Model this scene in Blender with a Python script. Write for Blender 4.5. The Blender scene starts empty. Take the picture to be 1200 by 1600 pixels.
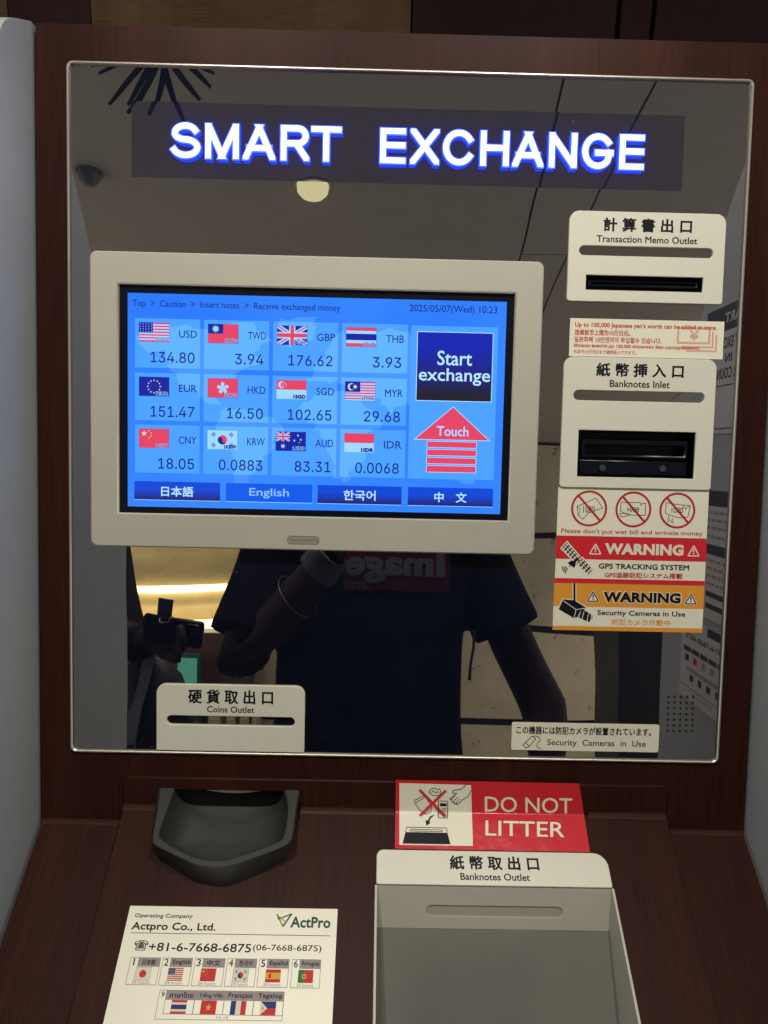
import bpy, bmesh, math, random, os
import numpy as np
from mathutils import Vector, Matrix
from mathutils.geometry import tessellate_polygon
from mathutils.bvhtree import BVHTree
random.seed(4)
S = bpy.context.scene
COL = S.collection

# ---------------------------------------------------------------- camera
# The mirror front of the machine leans back 12 degrees. "Panel frame": x right, y down the
# mirror, z into the machine, origin at the mirror's centre, 1.30 m above the floor.
F = 1202.0
TILT = math.radians(12); SA, CA = math.sin(TILT), math.cos(TILT)
_w = np.array([0.06840297, -0.00979538, 0.02173893]); _t = np.array([0.01887805, -0.08410065, 0.73818655])
_a = np.linalg.norm(_w); _k = _w/_a
_K = np.array([[0, -_k[2], _k[1]], [_k[2], 0, -_k[0]], [-_k[1], _k[0], 0]])
RC = np.eye(3)+math.sin(_a)*_K+(1-math.cos(_a))*_K@_K
CP = -RC.T@_t
def Wd(v):
    return np.array([v[0], -v[1]*SA+v[2]*CA, -v[1]*CA-v[2]*SA])
def W(p):
    return Wd(p)+np.array([0, 0, 1.30])
def WI(q):
    q = np.array(q, float)-np.array([0, 0, 1.30])
    return np.array([q[0], -q[1]*SA-q[2]*CA, q[1]*CA-q[2]*SA])
cd = bpy.data.cameras.new('camera'); cam = bpy.data.objects.new('camera', cd); COL.objects.link(cam)
cd.sensor_fit = 'VERTICAL'; cd.sensor_height = 36.0; cd.lens = F/1600*36.0
cd.clip_start = 0.01; cd.clip_end = 60
_r = Wd(RC.T@np.array([1, 0, 0])); _u = Wd(RC.T@np.array([0, -1, 0])); _b = Wd(RC.T@np.array([0, 0, -1]))
_c = W(CP)
cam.matrix_world = Matrix(((_r[0], _u[0], _b[0], _c[0]), (_r[1], _u[1], _b[1], _c[1]), (_r[2], _u[2], _b[2], _c[2]), (0, 0, 0, 1)))
S.camera = cam

# ---------------------------------------------------------------- light and exposure
wo = bpy.data.worlds.new('World'); S.world = wo; wo.use_nodes = True
wo.node_tree.nodes['Background'].inputs[0].default_value = (0.90, 0.92, 0.84, 1)
wo.node_tree.nodes['Background'].inputs[1].default_value = 1.0
S.view_settings.view_transform = 'Standard'; S.view_settings.look = 'None'
S.view_settings.exposure = 0.2; S.view_settings.gamma = 1.0
def lamp(name, kind, loc, power, color, size=0.05, aim=None, spot=None):
    l = bpy.data.lights.new(name, kind); l.energy = power; l.color = color
    if kind == 'AREA': l.shape = 'DISK'; l.size = size
    else: l.shadow_soft_size = size
    if spot: l.spot_size = math.radians(spot); l.spot_blend = 0.6
    o = bpy.data.objects.new(name, l); COL.objects.link(o); o.location = loc
    if aim is not None:
        o.rotation_euler = (Vector(aim)-Vector(loc)).to_track_quat('-Z', 'Y').to_euler()
    return o
CEIL = 2.55
WARM = (1.0, 0.92, 0.79)
for x, y, pw_ in ((-.255, -1.69, 45), (1.406, -2.75, 40), (2.15, -4.3, 60), (.27, -.66, 34), (-.30, -.66, 31)):  # stone wall one is kept unseen; last two are added to light the front
    lamp('downlight_lamp', 'SPOT', (x, y, CEIL-.09), pw_, WARM, .03, (x, y, 0), 100 if y < -1 else 130)
lamp('wall_washer_lamp', 'SPOT', (-.33, .33, CEIL-.05), 9, (1.0, .8, .55), .03, (-.30, .55, 1.5), 60)

# ---------------------------------------------------------------- materials
MATS = {}
def nm(name):
    m = bpy.data.materials.new(name); m.use_nodes = True
    nt = m.node_tree; return m, nt, nt.nodes['Principled BSDF'], nt.nodes['Material Output']
def mapped(nt, scale, rot=(0, 0, 0)):
    tc = nt.nodes.new('ShaderNodeTexCoord'); mp = nt.nodes.new('ShaderNodeMapping')
    mp.inputs['Scale'].default_value = scale; mp.inputs['Rotation'].default_value = rot
    nt.links.new(tc.outputs['Object'], mp.inputs['Vector']); return mp
def noise(nt, mp, scale, detail=3, rough=.5):
    n = nt.nodes.new('ShaderNodeTexNoise'); n.inputs['Scale'].default_value = scale
    n.inputs['Detail'].default_value = detail; n.inputs['Roughness'].default_value = rough
    if mp: nt.links.new(mp.outputs[0], n.inputs['Vector'])
    return n
def ramp(nt, fac, stops):
    r = nt.nodes.new('ShaderNodeValToRGB'); els = r.color_ramp.elements
    while len(els) < len(stops): els.new(0.5)
    for e, (p, c) in zip(els, stops): e.position = p; e.color = (*c, 1)
    nt.links.new(fac, r.inputs[0]); return r
def bump(nt, fac, b, strength, dist=.001):
    n = nt.nodes.new('ShaderNodeBump'); n.inputs['Strength'].default_value = strength; n.inputs['Distance'].default_value = dist
    nt.links.new(fac, n.inputs['Height']); nt.links.new(n.outputs[0], b.inputs['Normal']); return n
def plain(name, col, rough=.5, metal=0, vary=.06, bs=0.0, bscale=400, spec=.5, coat=0):
    if name in MATS: return MATS[name]
    m, nt, b, o = nm(name)
    mp = mapped(nt, (1, 1, 1)); n = noise(nt, mp, 9, 5, .6)
    lo = tuple(c*(1-vary) for c in col); hi = tuple(min(1, c*(1+vary)) for c in col)
    r = ramp(nt, n.outputs['Fac'], [(.3, lo), (.7, hi)])
    nt.links.new(r.outputs[0], b.inputs['Base Color'])
    b.inputs['Roughness'].default_value = rough; b.inputs['Metallic'].default_value = metal
    b.inputs['Specular IOR Level'].default_value = spec
    if coat: b.inputs['Coat Weight'].default_value = coat; b.inputs['Coat Roughness'].default_value = .08
    if bs: bump(nt, noise(nt, mp, bscale, 2).outputs['Fac'], b, bs, .0004)
    MATS[name] = m; return m
def ink(name, col, rough=.55):
    return plain('ink_'+name, col, rough, vary=.03, spec=.2)
def emit(name, col, strength=1.0, gloss=False):
    if name in MATS: return MATS[name]
    m, nt, b, o = nm(name)
    b.inputs['Base Color'].default_value = (.01, .01, .015, 1)
    b.inputs['Roughness'].default_value = .12 if gloss else .5
    b.inputs['Specular IOR Level'].default_value = .22 if gloss else .1
    b.inputs['Emission Color'].default_value = (*col, 1); b.inputs['Emission Strength'].default_value = strength
    MATS[name] = m; return m
def s2l(r, g, b):
    f = lambda c: (c/255/12.92) if c/255 <= .04045 else ((c/255+.055)/1.055)**2.4
    return (f(r), f(g), f(b))
def wood(name, lo, mid, hi, scale=(90, 3, 3.0), rough=.42, bs=.25):
    m, nt, b, o = nm(name)
    mp = mapped(nt, scale); n = noise(nt, mp, 6.0, 6, .65)
    mp2 = mapped(nt, (9, .5, .5)); n2 = noise(nt, mp2, 1.6, 3, .5)
    mx = nt.nodes.new('ShaderNodeMix'); mx.data_type = 'FLOAT'; mx.inputs[0].default_value = .45
    nt.links.new(n.outputs['Fac'], mx.inputs[2]); nt.links.new(n2.outputs['Fac'], mx.inputs[3])
    r = ramp(nt, mx.outputs[0], [(.28, lo), (.5, mid), (.74, hi)])
    nt.links.new(r.outputs[0], b.inputs['Base Color'])
    b.inputs['Roughness'].default_value = rough; b.inputs['Specular IOR Level'].default_value = .07
    bump(nt, n.outputs['Fac'], b, bs, .0003)
    MATS[name] = m; return m
WOOD = wood('mahogany_laminate', (.0115, .0038, .0034), (.027, .0082, .0062), (.050, .0150, .0100))
WOODL = wood('worn_highlight_mahogany', (.024, .010, .008), (.040, .018, .013), (.06, .029, .020), scale=(90, 3, 3.0), rough=.35)  # lighter laminate: crease highlight and wear put into the colour
OAK = wood('oak_veneer', (.040, .022, .014), (.10, .062, .040), (.15, .10, .066), scale=(5, 5, 150), rough=.5)
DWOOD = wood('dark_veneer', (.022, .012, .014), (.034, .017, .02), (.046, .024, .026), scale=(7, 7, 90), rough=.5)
CREAM = plain('cream_plate', (.62, .625, .545), .42, bs=.12, bscale=900, vary=.03)
PAPER = plain('paper', (.72, .715, .60), .38, vary=.03)
BEZEL = plain('monitor_plastic', (.40, .393, .34), .5, bs=.5, bscale=1500, vary=.035)
BLACKP = plain('black_plastic', (.0025, .003, .010), .3, spec=.25)
BLACKM = plain('black_matte', (.004, .004, .007), .6)
GREYP = plain('grey_plastic', (.029, .032, .030), .42, bs=.3, bscale=1300)
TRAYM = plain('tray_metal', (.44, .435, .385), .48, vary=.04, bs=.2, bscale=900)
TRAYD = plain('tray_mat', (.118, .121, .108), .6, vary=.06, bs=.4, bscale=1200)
TRIM = plain('silver_trim', (.50, .47, .42), .3, metal=.8, vary=.05)
PART = plain('partition_board', (.315, .34, .37), .5, vary=.04, bs=.2, bscale=700)
RED = ink('red', (.56, .022, .035), .4); DRED = ink('dark_red', (.40, .022, .022)); ORANGE = ink('orange', (.68, .29, .04), .3)
INK = ink('black', (.004, .005, .012)); PRED = ink('print_red', (.48, .06, .045)); PALE = ink('pale_orange', (.60, .36, .24))
GREYI = ink('grey', (.27, .24, .25)); LGREY = ink('light_grey', (.42, .39, .34)); GREEN = ink('logo_green', (.012, .085, .05)); LIME = ink('logo_lime', (.22, .36, .03))
FR, FB, FW, FY, FG = ink('flag_red', (.50, .025, .03)), ink('flag_blue', (.015, .03, .16)), ink('flag_white', (.62, .61, .5)), ink('flag_yellow', (.62, .36, .03)), ink('flag_green', (.01, .17, .05))

# tinted mirror glass: a dark navy body under a wavy half-silvered face
def mirror_mat(name, refl, body, wav=.35):
    m, nt, b, o = nm(name)
    b.inputs['Base Color'].default_value = (*body, 1); b.inputs['Roughness'].default_value = .5; b.inputs['Specular IOR Level'].default_value = 0
    g = nt.nodes.new('ShaderNodeBsdfGlossy'); g.inputs['Color'].default_value = (*refl, 1); g.inputs['Roughness'].default_value = 0.0
    mp = mapped(nt, (1, 1, 1)); n = noise(nt, mp, 7, 1, .3)
    bp = nt.nodes.new('ShaderNodeBump'); bp.inputs['Strength'].default_value = wav; bp.inputs['Distance'].default_value = .0012
    nt.links.new(n.outputs['Fac'], bp.inputs['Height']); nt.links.new(bp.outputs[0], g.inputs['Normal'])
    vo = nt.nodes.new('ShaderNodeTexVoronoi'); vo.inputs['Scale'].default_value = 130; nt.links.new(mp.outputs[0], vo.inputs['Vector'])
    n5 = noise(nt, mp, 11, 2); cut = nt.nodes.new('ShaderNodeMapRange'); nt.links.new(n5.outputs['Fac'], cut.inputs[0])
    cut.inputs[1].default_value = .42; cut.inputs[2].default_value = .75; cut.inputs[3].default_value = .0; cut.inputs[4].default_value = .13
    lt = nt.nodes.new('ShaderNodeMath'); lt.operation = 'LESS_THAN'; nt.links.new(vo.outputs['Distance'], lt.inputs[0]); nt.links.new(cut.outputs[0], lt.inputs[1])
    mc = nt.nodes.new('ShaderNodeMix'); mc.data_type = 'RGBA'; nt.links.new(lt.outputs[0], mc.inputs[0]); mc.inputs[6].default_value = (*body, 1); mc.inputs[7].default_value = (.05, .05, .055, 1)
    nt.links.new(mc.outputs[2], b.inputs['Base Color'])
    a = nt.nodes.new('ShaderNodeAddShader'); nt.links.new(b.outputs[0], a.inputs[0]); nt.links.new(g.outputs[0], a.inputs[1])
    nt.links.new(a.outputs[0], o.inputs['Surface']); return m
MIRROR = mirror_mat('tinted_mirror', (.43, .41, .37), (.003, .004, .010), .6)
SIGNBK = mirror_mat('sign_window_glass', (.22, .20, .18), (.006, .007, .022))

# ---------------------------------------------------------------- geometry kit
def ray(px, py): return RC.T@np.array([(px-600)/F, (py-800)/F, 1.0])
class Plane:
    """a real plane in the panel frame; 2-D coordinates (a,b) are metres right and up on it"""
    def __init__(s, p0, n, xax=(1, 0, 0)):
        s.p0 = np.array(p0, float); s.n = np.array(n, float)/np.linalg.norm(n); s.x = np.array(xax, float)
        s.up = np.cross(s.n, s.x); s.up *= 1 if s.up[1] < 0 else -1
    def raised(s, h): return Plane(s.p0+s.n*h, s.n, s.x)
    def hit(s, px, py):
        d = ray(px, py); t = ((s.p0-CP)@s.n)/(d@s.n); return CP+t*d, t
    def ab(s, px, py):
        p = s.hit(px, py)[0]-s.p0; return (p@s.x, p@s.up)
    def pt(s, a, b, off=0): return s.p0+s.x*a+s.up*b+s.n*off
    def P(s, pts): return [s.ab(*p) for p in pts]
    def R(s, x0, y0, x1, y1):
        a0, b0 = s.ab(x0, y0); a1 = s.ab(x1, y0)[0]; b1 = s.ab(x0, y1)[1]
        return (a0, b1, a1, b0)          # left, bottom, right, top
class MirrorSide(Plane):
    """a side board seen only in the mirror: pixels are traced through the mirror"""
    def hit(s, px, py):
        d = ray(px, py); t = (s.p0[0]-CP[0])/d[0]; p = CP+t*d; p[2] = -p[2]; return p, t
def box2(r): a0, b0, a1, b1 = r; return [(a0, b0), (a1, b0), (a1, b1), (a0, b1)]
def rr(r, rad, seg=6):
    a0, b0, a1, b1 = r; rad = rad if isinstance(rad, (list, tuple)) else [rad]*4  # bl, br, tr, tl
    out = []
    for (cx, cy, sx, sy, st, q) in ((a0, b0, 1, 1, 180, rad[0]), (a1, b0, -1, 1, 270, rad[1]), (a1, b1, -1, -1, 0, rad[2]), (a0, b1, 1, -1, 90, rad[3])):
        if q <= 0: out.append((cx, cy)); continue
        for i in range(seg+1):
            t = math.radians(st+90*i/seg); out.append((cx+sx*q+q*math.cos(t), cy+sy*q+q*math.sin(t)))
    return out
def circ(a, b, r, n=32, rb=None): return [(a+r*math.cos(2*math.pi*i/n), b+(rb or r)*math.sin(2*math.pi*i/n)) for i in range(n)]
def inset(pts, d):
    n = len(pts); area = sum(pts[i][0]*pts[(i+1) % n][1]-pts[(i+1) % n][0]*pts[i][1] for i in range(n)); sg = 1 if area > 0 else -1
    out = []
    for i in range(n):
        p, c, q = map(np.array, (pts[i-1], pts[i], pts[(i+1) % n]))
        e1 = c-p; e2 = q-c; e1 = e1/(np.linalg.norm(e1)+1e-12); e2 = e2/(np.linalg.norm(e2)+1e-12)
        n1 = np.array([-e1[1], e1[0]])*sg; n2 = np.array([-e2[1], e2[0]])*sg
        m = n1+n2; l = m@m
        m = m/max(l, .25)*2 if l > 1e-9 else n1
        out.append(tuple(c+m*d))
    return out
TXT = {}
FONTS = {}
def font(name):
    if name is None: return None
    if name not in FONTS:
        try: FONTS[name] = bpy.data.fonts.load(os.path.join(bpy.utils.system_resource('DATAFILES', path='fonts'), name+'.woff2'))
        except Exception: FONTS[name] = None
    return FONTS[name]
def inpoly(p, L):
    x, y = p; c = False
    for k in range(len(L)):
        (x0, y0), (x1, y1) = L[k-1], L[k]
        if (y0 > y) != (y1 > y) and x < (x1-x0)*(y-y0)/(y1-y0)+x0: c = not c
    return c
def sarea(L): return .5*sum(L[k-1][0]*L[k][1]-L[k][0]*L[k-1][1] for k in range(len(L)))
def text_shapes(s, fname=None, res=2, space=1.0):
    """outlines of a line of text: list of [outer, hole, hole...] in em units, and their box"""
    key = (s, fname, space)
    if key in TXT: return TXT[key]
    c = bpy.data.curves.new('t', 'FONT'); f = font(fname); c.space_character = space
    if f: c.font = f
    c.body = s; c.size = 1; c.resolution_u = res; c.fill_mode = 'NONE'
    o = bpy.data.objects.new('t', c); COL.objects.link(o)
    dg = bpy.context.evaluated_depsgraph_get(); me = o.evaluated_get(dg).to_mesh()
    vs = [(v.co.x, v.co.y) for v in me.vertices]; nb = {}
    for e in me.edges:
        a, b = e.vertices; nb.setdefault(a, []).append(b); nb.setdefault(b, []).append(a)
    o.evaluated_get(dg).to_mesh_clear(); COL.objects.unlink(o); bpy.data.objects.remove(o); bpy.data.curves.remove(c)
    seen = set(); loops = []
    for st in sorted(nb):
        if st in seen: continue
        L = [st]; seen.add(st); cur = st; nx = [q for q in nb[st] if q == st+1] or nb[st]; cur = nx[0]
        while cur not in seen:
            seen.add(cur); L.append(cur); q = [t for t in nb[cur] if t not in seen]
            if not q: break
            cur = q[0]
        P = []
        for k in L:
            if not P or abs(vs[k][0]-P[-1][0])+abs(vs[k][1]-P[-1][1]) > 1e-5: P.append(vs[k])
        if len(P) > 2 and abs(P[0][0]-P[-1][0])+abs(P[0][1]-P[-1][1]) < 1e-5: P.pop()
        if len(P) > 2 and abs(sarea(P)) > 1e-7: loops.append(P)
    A = [sarea(L) for L in loops]; outs = []; holes = []
    for i, L in enumerate(loops):
        par = [k for k in range(len(loops)) if k != i and abs(A[k]) > abs(A[i]) and A[k]*A[i] < 0 and inpoly(L[0], loops[k]) and inpoly(L[len(L)//2], loops[k])]
        same = [k for k in range(len(loops)) if k != i and abs(A[k]) > abs(A[i]) and A[k]*A[i] > 0 and inpoly(L[0], loops[k]) and inpoly(L[len(L)//2], loops[k])]
        if par and len(par) > len(same): holes.append((i, min(par, key=lambda k: abs(A[k]))))
        else: outs.append(i)
    shapes = [[loops[i]]+[loops[h] for h, p in holes if p == i] for i in outs]
    if not shapes: shapes = [[[(0, 0), (.1, 0), (0, .1)]]]
    xs = [p[0] for g in shapes for p in g[0]]; ys = [p[1] for g in shapes for p in g[0]]
    TXT[key] = (shapes, (min(xs), min(ys), max(xs), max(ys))); return TXT[key]
class M:
    def __init__(s): s.v = []; s.f = []; s.mi = []; s.mats = []; s.sm = []
    def m(s, mat):
        if mat not in s.mats: s.mats.append(mat)
        return s.mats.index(mat)
    def add(s, vs, fs, mat, smooth=False):
        b = len(s.v); s.v += [tuple(map(float, p)) for p in vs]; k = s.m(mat)
        for f in fs: s.f.append(tuple(b+i for i in f)); s.mi.append(k); s.sm.append(smooth)
    def fill(s, pl, loops, mat, off=0):
        flat = [p for l in loops for p in l]
        tris = tessellate_polygon([[Vector((p[0], p[1], 0)) for p in l] for l in loops])
        out = []
        for t in tris:
            a, b, c = (flat[i] for i in t)
            ar = (b[0]-a[0])*(c[1]-a[1])-(c[0]-a[0])*(b[1]-a[1])
            if abs(ar) < 1e-14: continue
            out.append(t if ar > 0 else t[::-1])
        P3 = [pl.pt(p[0], p[1], off) for p in flat]
        # orientation toward the viewer side of the plane
        if out:
            a, b, c = (P3[i] for i in out[0])
            if np.cross(Wd(b-a), Wd(c-a))@Wd(pl.n) < 0: out = [t[::-1] for t in out]
        s.add(P3, out, mat)
    def prism(s, pl, loops, mat, z0, z1, side=None, chamfer=0.0):
        top = loops
        if chamfer:
            top = [inset(loops[0], chamfer)]+[inset(l, -chamfer) for l in loops[1:]]
        s.fill(pl, top, mat, z1)
        for l, tl in zip(loops, top):
            n = len(l); hz = z1-chamfer if chamfer else z1
            V = [pl.pt(*p, z0) for p in l]+[pl.pt(*p, hz) for p in l]
            s.add(V, [(i, (i+1) % n, n+(i+1) % n, n+i) for i in range(n)], side or mat)
            if chamfer:
                V = [pl.pt(*p, hz) for p in l]+[pl.pt(*p, z1) for p in tl]
                s.add(V, [(i, (i+1) % n, n+(i+1) % n, n+i) for i in range(n)], mat, True)
    def stroke(s, pl, pts, w, mat, off=0, closed=False):
        n = len(pts); A = [np.array(p, float) for p in pts]; L = []; Rr = []
        for i in range(n):
            p = A[i-1] if (i or closed) else None; q = A[(i+1) % n] if (i < n-1 or closed) else None
            d1 = A[i]-p if p is not None else q-A[i]; d2 = q-A[i] if q is not None else d1
            d1 = d1/(np.linalg.norm(d1)+1e-12); d2 = d2/(np.linalg.norm(d2)+1e-12)
            t = d1+d2; l = np.linalg.norm(t); t = t/l if l > .3 else d2
            nn = np.array([-t[1], t[0]]); k = 1/max(.5, abs(nn@np.array([-d1[1], d1[0]])))
            L.append(A[i]+nn*w/2*k); Rr.append(A[i]-nn*w/2*k)
        V = [pl.pt(*p, off) for p in L]+[pl.pt(*p, off) for p in Rr]
        fs = [(i, (i+1) % n, n+(i+1) % n, n+i) for i in range(n if closed else n-1)]
        s.add(V, fs, mat)
    def text(s, pl, st, r, mat, off=0, bold=.02, fn=None, mapf=None):
        shapes, (x0, y0, x1, y1) = text_shapes(st, fn, 3, 1+max(0, round(bold*1.6-.02, 2)))
        a0, b0, a1, b1 = r; sx = (a1-a0)/max(1e-9, x1-x0); sy = (b1-b0)/max(1e-9, y1-y0); d = bold*min(abs(sx), abs(sy))*1.0
        ea, eb = d*(1 if a1 > a0 else -1), d*(1 if b1 > b0 else -1)
        T = lambda p: (a0+ea+(p[0]-x0)*(a1-a0-2*ea)/max(1e-9, x1-x0), b0+eb+(p[1]-y0)*(b1-b0-2*eb)/max(1e-9, y1-y0))
        for k, g in enumerate(shapes):
            gg = [[T(p) for p in L] for L in g]; jit = .000004*(k % 2)
            s.fill(pl, gg, mat, off+jit)
            if d > 0:
                for L in gg: s.stroke(pl, L, 2*d, mat, off+jit+.000009, True)
    def grid(s, loops3, mat, closed=True, smooth=True):
        n = len(loops3[0]); V = [p for l in loops3 for p in l]; fs = []
        for k in range(len(loops3)-1):
            for i in range(n if closed else n-1):
                j = (i+1) % n; fs.append((k*n+i, k*n+j, (k+1)*n+j, (k+1)*n+i))
        s.add(V, fs, mat, smooth)
    def boxf(s, lo, hi, mat):          # axis box in the panel frame
        c = [(x, y, z) for z in (lo[2], hi[2]) for y in (lo[1], hi[1]) for x in (lo[0], hi[0])]
        s.add(c, [(0, 1, 3, 2), (4, 6, 7, 5), (0, 4, 5, 1), (2, 3, 7, 6), (0, 2, 6, 4), (1, 5, 7, 3)], mat)
    def build(s, name, parent=None, label=None, world=False, recalc=False):
        V = np.array(s.v) if world else np.array([W(p) for p in s.v])
        c = (V.min(0)+V.max(0))/2
        me = bpy.data.meshes.new(name); me.from_pydata([tuple(p-c) for p in V], [], s.f)
        for m in s.mats: me.materials.append(m)
        me.polygons.foreach_set('material_index', s.mi); me.polygons.foreach_set('use_smooth', s.sm)
        if recalc:
            bm = bmesh.new(); bm.from_mesh(me); bmesh.ops.remove_doubles(bm, verts=bm.verts, dist=1e-5); bmesh.ops.recalc_face_normals(bm, faces=bm.faces); bm.to_mesh(me); bm.free()
        me.update()
        o = bpy.data.objects.new(name, me); COL.objects.link(o); place(o, c, parent)
        if label: o['label'] = label
        return o
WPOS = {}
def place(o, c, parent):
    WPOS[o.name] = np.array(c, float)
    if parent is not None: o.parent = parent; o.location = tuple(np.array(c)-WPOS[parent.name])
    else: o.location = tuple(c)
def root(name, loc, label, cat, group=None):
    o = bpy.data.objects.new(name, None); COL.objects.link(o); o.empty_display_size = .05
    place(o, loc, None); tag(o, label, cat, group); return o
def tag(o, label=None, cat=None, group=None, kind=None):
    if label: o['label'] = label
    if cat: o['category'] = cat
    if group: o['group'] = group
    if kind: o['kind'] = kind
    return o
def wbox(m, lo, hi, mat):
    c = [(x, y, z) for z in (lo[2], hi[2]) for y in (lo[1], hi[1]) for x in (lo[0], hi[0])]
    m.add(c, [(0, 2, 3, 1), (4, 5, 7, 6), (0, 1, 5, 4), (2, 6, 7, 3), (0, 4, 6, 2), (1, 3, 7, 5)], mat)

P0 = Plane((0, 0, 0), (0, 0, -1))
PX = 0.742/F      # metres per photo pixel on the mirror plane (stroke widths)

# ---------------------------------------------------------------- the exchange machine
kiosk = root('exchange_machine', (0, .2, 0), 'dark mahogany currency exchange machine with a tinted mirror front, touch screen and lit sign', 'exchange machine')
YB = P0.hit(600, 1291)[0][1]; KS = 1.2                      # crease and slope of the lower console
CO = Plane((0, YB, 0), (0, -KS, -1))                        # outer sloping front
YI = P0.raised(.004).hit(600, 1267)[0][1]
CI = Plane((0, YI, -.004), (0, -KS, -1))                    # inset, standing a little proud
XL, XR, YT = -.3485, .3485, P0.hit(600, 51)[0][1]
mirror_outer = (P0.ab(104, 95)[0], P0.ab(111, 1174)[1], P0.ab(1178, 125)[0], P0.ab(104, 95)[1])
mirror_outer = (-.320, -.3275, .320, .3275)
hole = rr(inset(box2(mirror_outer), 0) and mirror_outer, [.006]*4)
inner_top = P0.ab(195, 1211)[1]
ix0, ix1 = P0.ab(194, 1240)[0], P0.ab(1041, 1240)[0]
b_crI = -YI; b_crO = -YB
# cabinet: front ring round the mirror, sloping sides of the console, sides, top
m = M()
m.fill(P0, [[(XL, b_crO), (XR, b_crO), (XR, -YT), (XL, -YT)], hole, [(ix0+.002, b_crO+.0005), (ix1-.002, b_crO+.0005), (ix1-.002, inner_top-.002), (ix0+.002, inner_top-.002)]], WOOD)
n = len(hole); m.add([P0.pt(*p, 0) for p in hole]+[P0.pt(*p, -.006) for p in hole], [(i, (i+1) % n, n+(i+1) % n, n+i) for i in range(n)], WOOD)
LOWB = -.36                                               # b on the console where it ends, far under the frame
jx0 = CI.ab(110, 1600)[0]; jx1 = CI.ab(1122, 1600)[0]
ki0, ki1 = ix0+.001, ix1-.001
for xa, xb in ((XL, ki0+.004), (ki1-.004, XR)):
    m.fill(CO, [[(xa, LOWB), (xb, LOWB), (xb, 0), (xa, 0)]], WOOD)
def coP(a, b, off=0, pl=CO): return pl.pt(a, b, off)
low = CO.pt(0, LOWB)
prof = [(-YT and YT, 0.0), (YB, 0.0), (low[1], low[2])]     # (y, z)
DEP = .42
for X in (XL, XR):
    pts = [(X, YT, 0), (X, YB, 0), (X, low[1], low[2]), (X, low[1]+.5, low[2]+.05), (X, low[1]+.5, DEP), (X, YT, DEP)]
    m.add(pts, [(0, 1, 2, 3, 4, 5)], WOOD)
m.add([(XL, YT, 0), (XR, YT, 0), (XR, YT, DEP), (XL, YT, DEP)], [(0, 1, 2, 3)], WOOD)
m.add([(XL, low[1], low[2]), (XR, low[1], low[2]), (XR, low[1]+.5, low[2]+.05), (XL, low[1]+.5, low[2]+.05)], [(0, 1, 2, 3)], WOOD)
m.add([(XL, YT, DEP), (XR, YT, DEP), (XR, low[1]+.5, DEP), (XL, low[1]+.5, DEP)], [(0, 1, 2, 3)], WOOD)
m.build('cabinet', kiosk)
for (xa, xb, pl_u, pl_s, yy, zz) in ((XL, XR, P0, CO, YB, 0), ):
    for k0, k1 in ((xa, ki0-.0005), (ki1+.0005, xb)):
        m = M(); rows = [[(x, yy-.0022, zz-.0002) for x in (k0, k1)], [(x, yy-.0006, zz-.0007) for x in (k0, k1)], [pl_s.pt(x, -.0015, .0004) for x in (k0, k1)], [pl_s.pt(x, -.0034, .0001) for x in (k0, k1)]]
        m.grid(rows, WOODL, closed=False); m.build('edge_strip', kiosk, 'worn lighter line along the outer crease')
# inset: upright strip and sloping plate, with notches for the coin scoop and the banknote tray
coin_a0, coin_a1 = P0.ab(251, 1240)[0], P0.ab(469, 1240)[0]; coin_b = P0.ab(360, 1233)[1]
UP = P0.raised(.004)
m = M()
r_ = .006
top_l = [(ix0, -YI), (ix0, inner_top-r_)]+[(ix0+r_-r_*math.cos(t), inner_top-r_+r_*math.sin(t)) for t in (math.radians(d) for d in (22, 45, 68))]+[(ix0+r_, inner_top)]
top_r = [(ix1-r_, inner_top)]+[(ix1-r_+r_*math.sin(t), inner_top-r_+r_*math.cos(t)) for t in (math.radians(d) for d in (22, 45, 68))]+[(ix1, inner_top-r_), (ix1, -YI)]
strip = top_l+top_r+[(coin_a1, -YI), (coin_a1, coin_b), (coin_a0, coin_b), (coin_a0, -YI)]
m.prism(P0, [strip], WOOD, -.001, .004, chamfer=.0012)
scoop = [(249, 1272), (241, 1308), (245, 1334), (301, 1372), (337, 1382), (369, 1378), (440, 1340), (453, 1318), (466, 1272)]
sc = CI.P(scoop); sc[0] = (coin_a0, 0); sc[-1] = (coin_a1, 0)
tx0, tx1 = CI.ab(589.5, 1386)[0], CI.ab(956, 1392)[0]; tb = CI.ab(770, 1386)[1]
TB = CI.ab(770, 1790)[1]
loop = [(ix0, 0), (ix0, LOWB+.006), (ix1, LOWB+.006), (ix1, 0)]
slope = [(ix0, 0)]+sc+[(ix1, 0), (ix1, LOWB+.006), (ix0, LOWB+.006)]
slope = slope[::-1]
m.prism(CI, [slope, [(tx0, TB), (tx1, TB), (tx1, tb), (tx0, tb)]], WOOD, -.012, 0, chamfer=.0014)
m.build('inset_panel', kiosk)
for k0, k1 in ((ix0+.001, coin_a0-.001), (coin_a1+.001, UP.ab(616, 1262)[0]), (UP.ab(918, 1270)[0], ix1-.001)):
    m = M(); rows = [[(x, YI-.0026, -.0042) for x in (k0, k1)], [(x, YI-.0007, -.0048) for x in (k0, k1)], [CI.pt(x, -.0018, .0005) for x in (k0, k1)], [CI.pt(x, -.0040, .0001) for x in (k0, k1)]]
    m.grid(rows, WOODL, closed=False); m.build('crease_strip', kiosk, 'worn lighter line along the inner crease')

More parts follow.
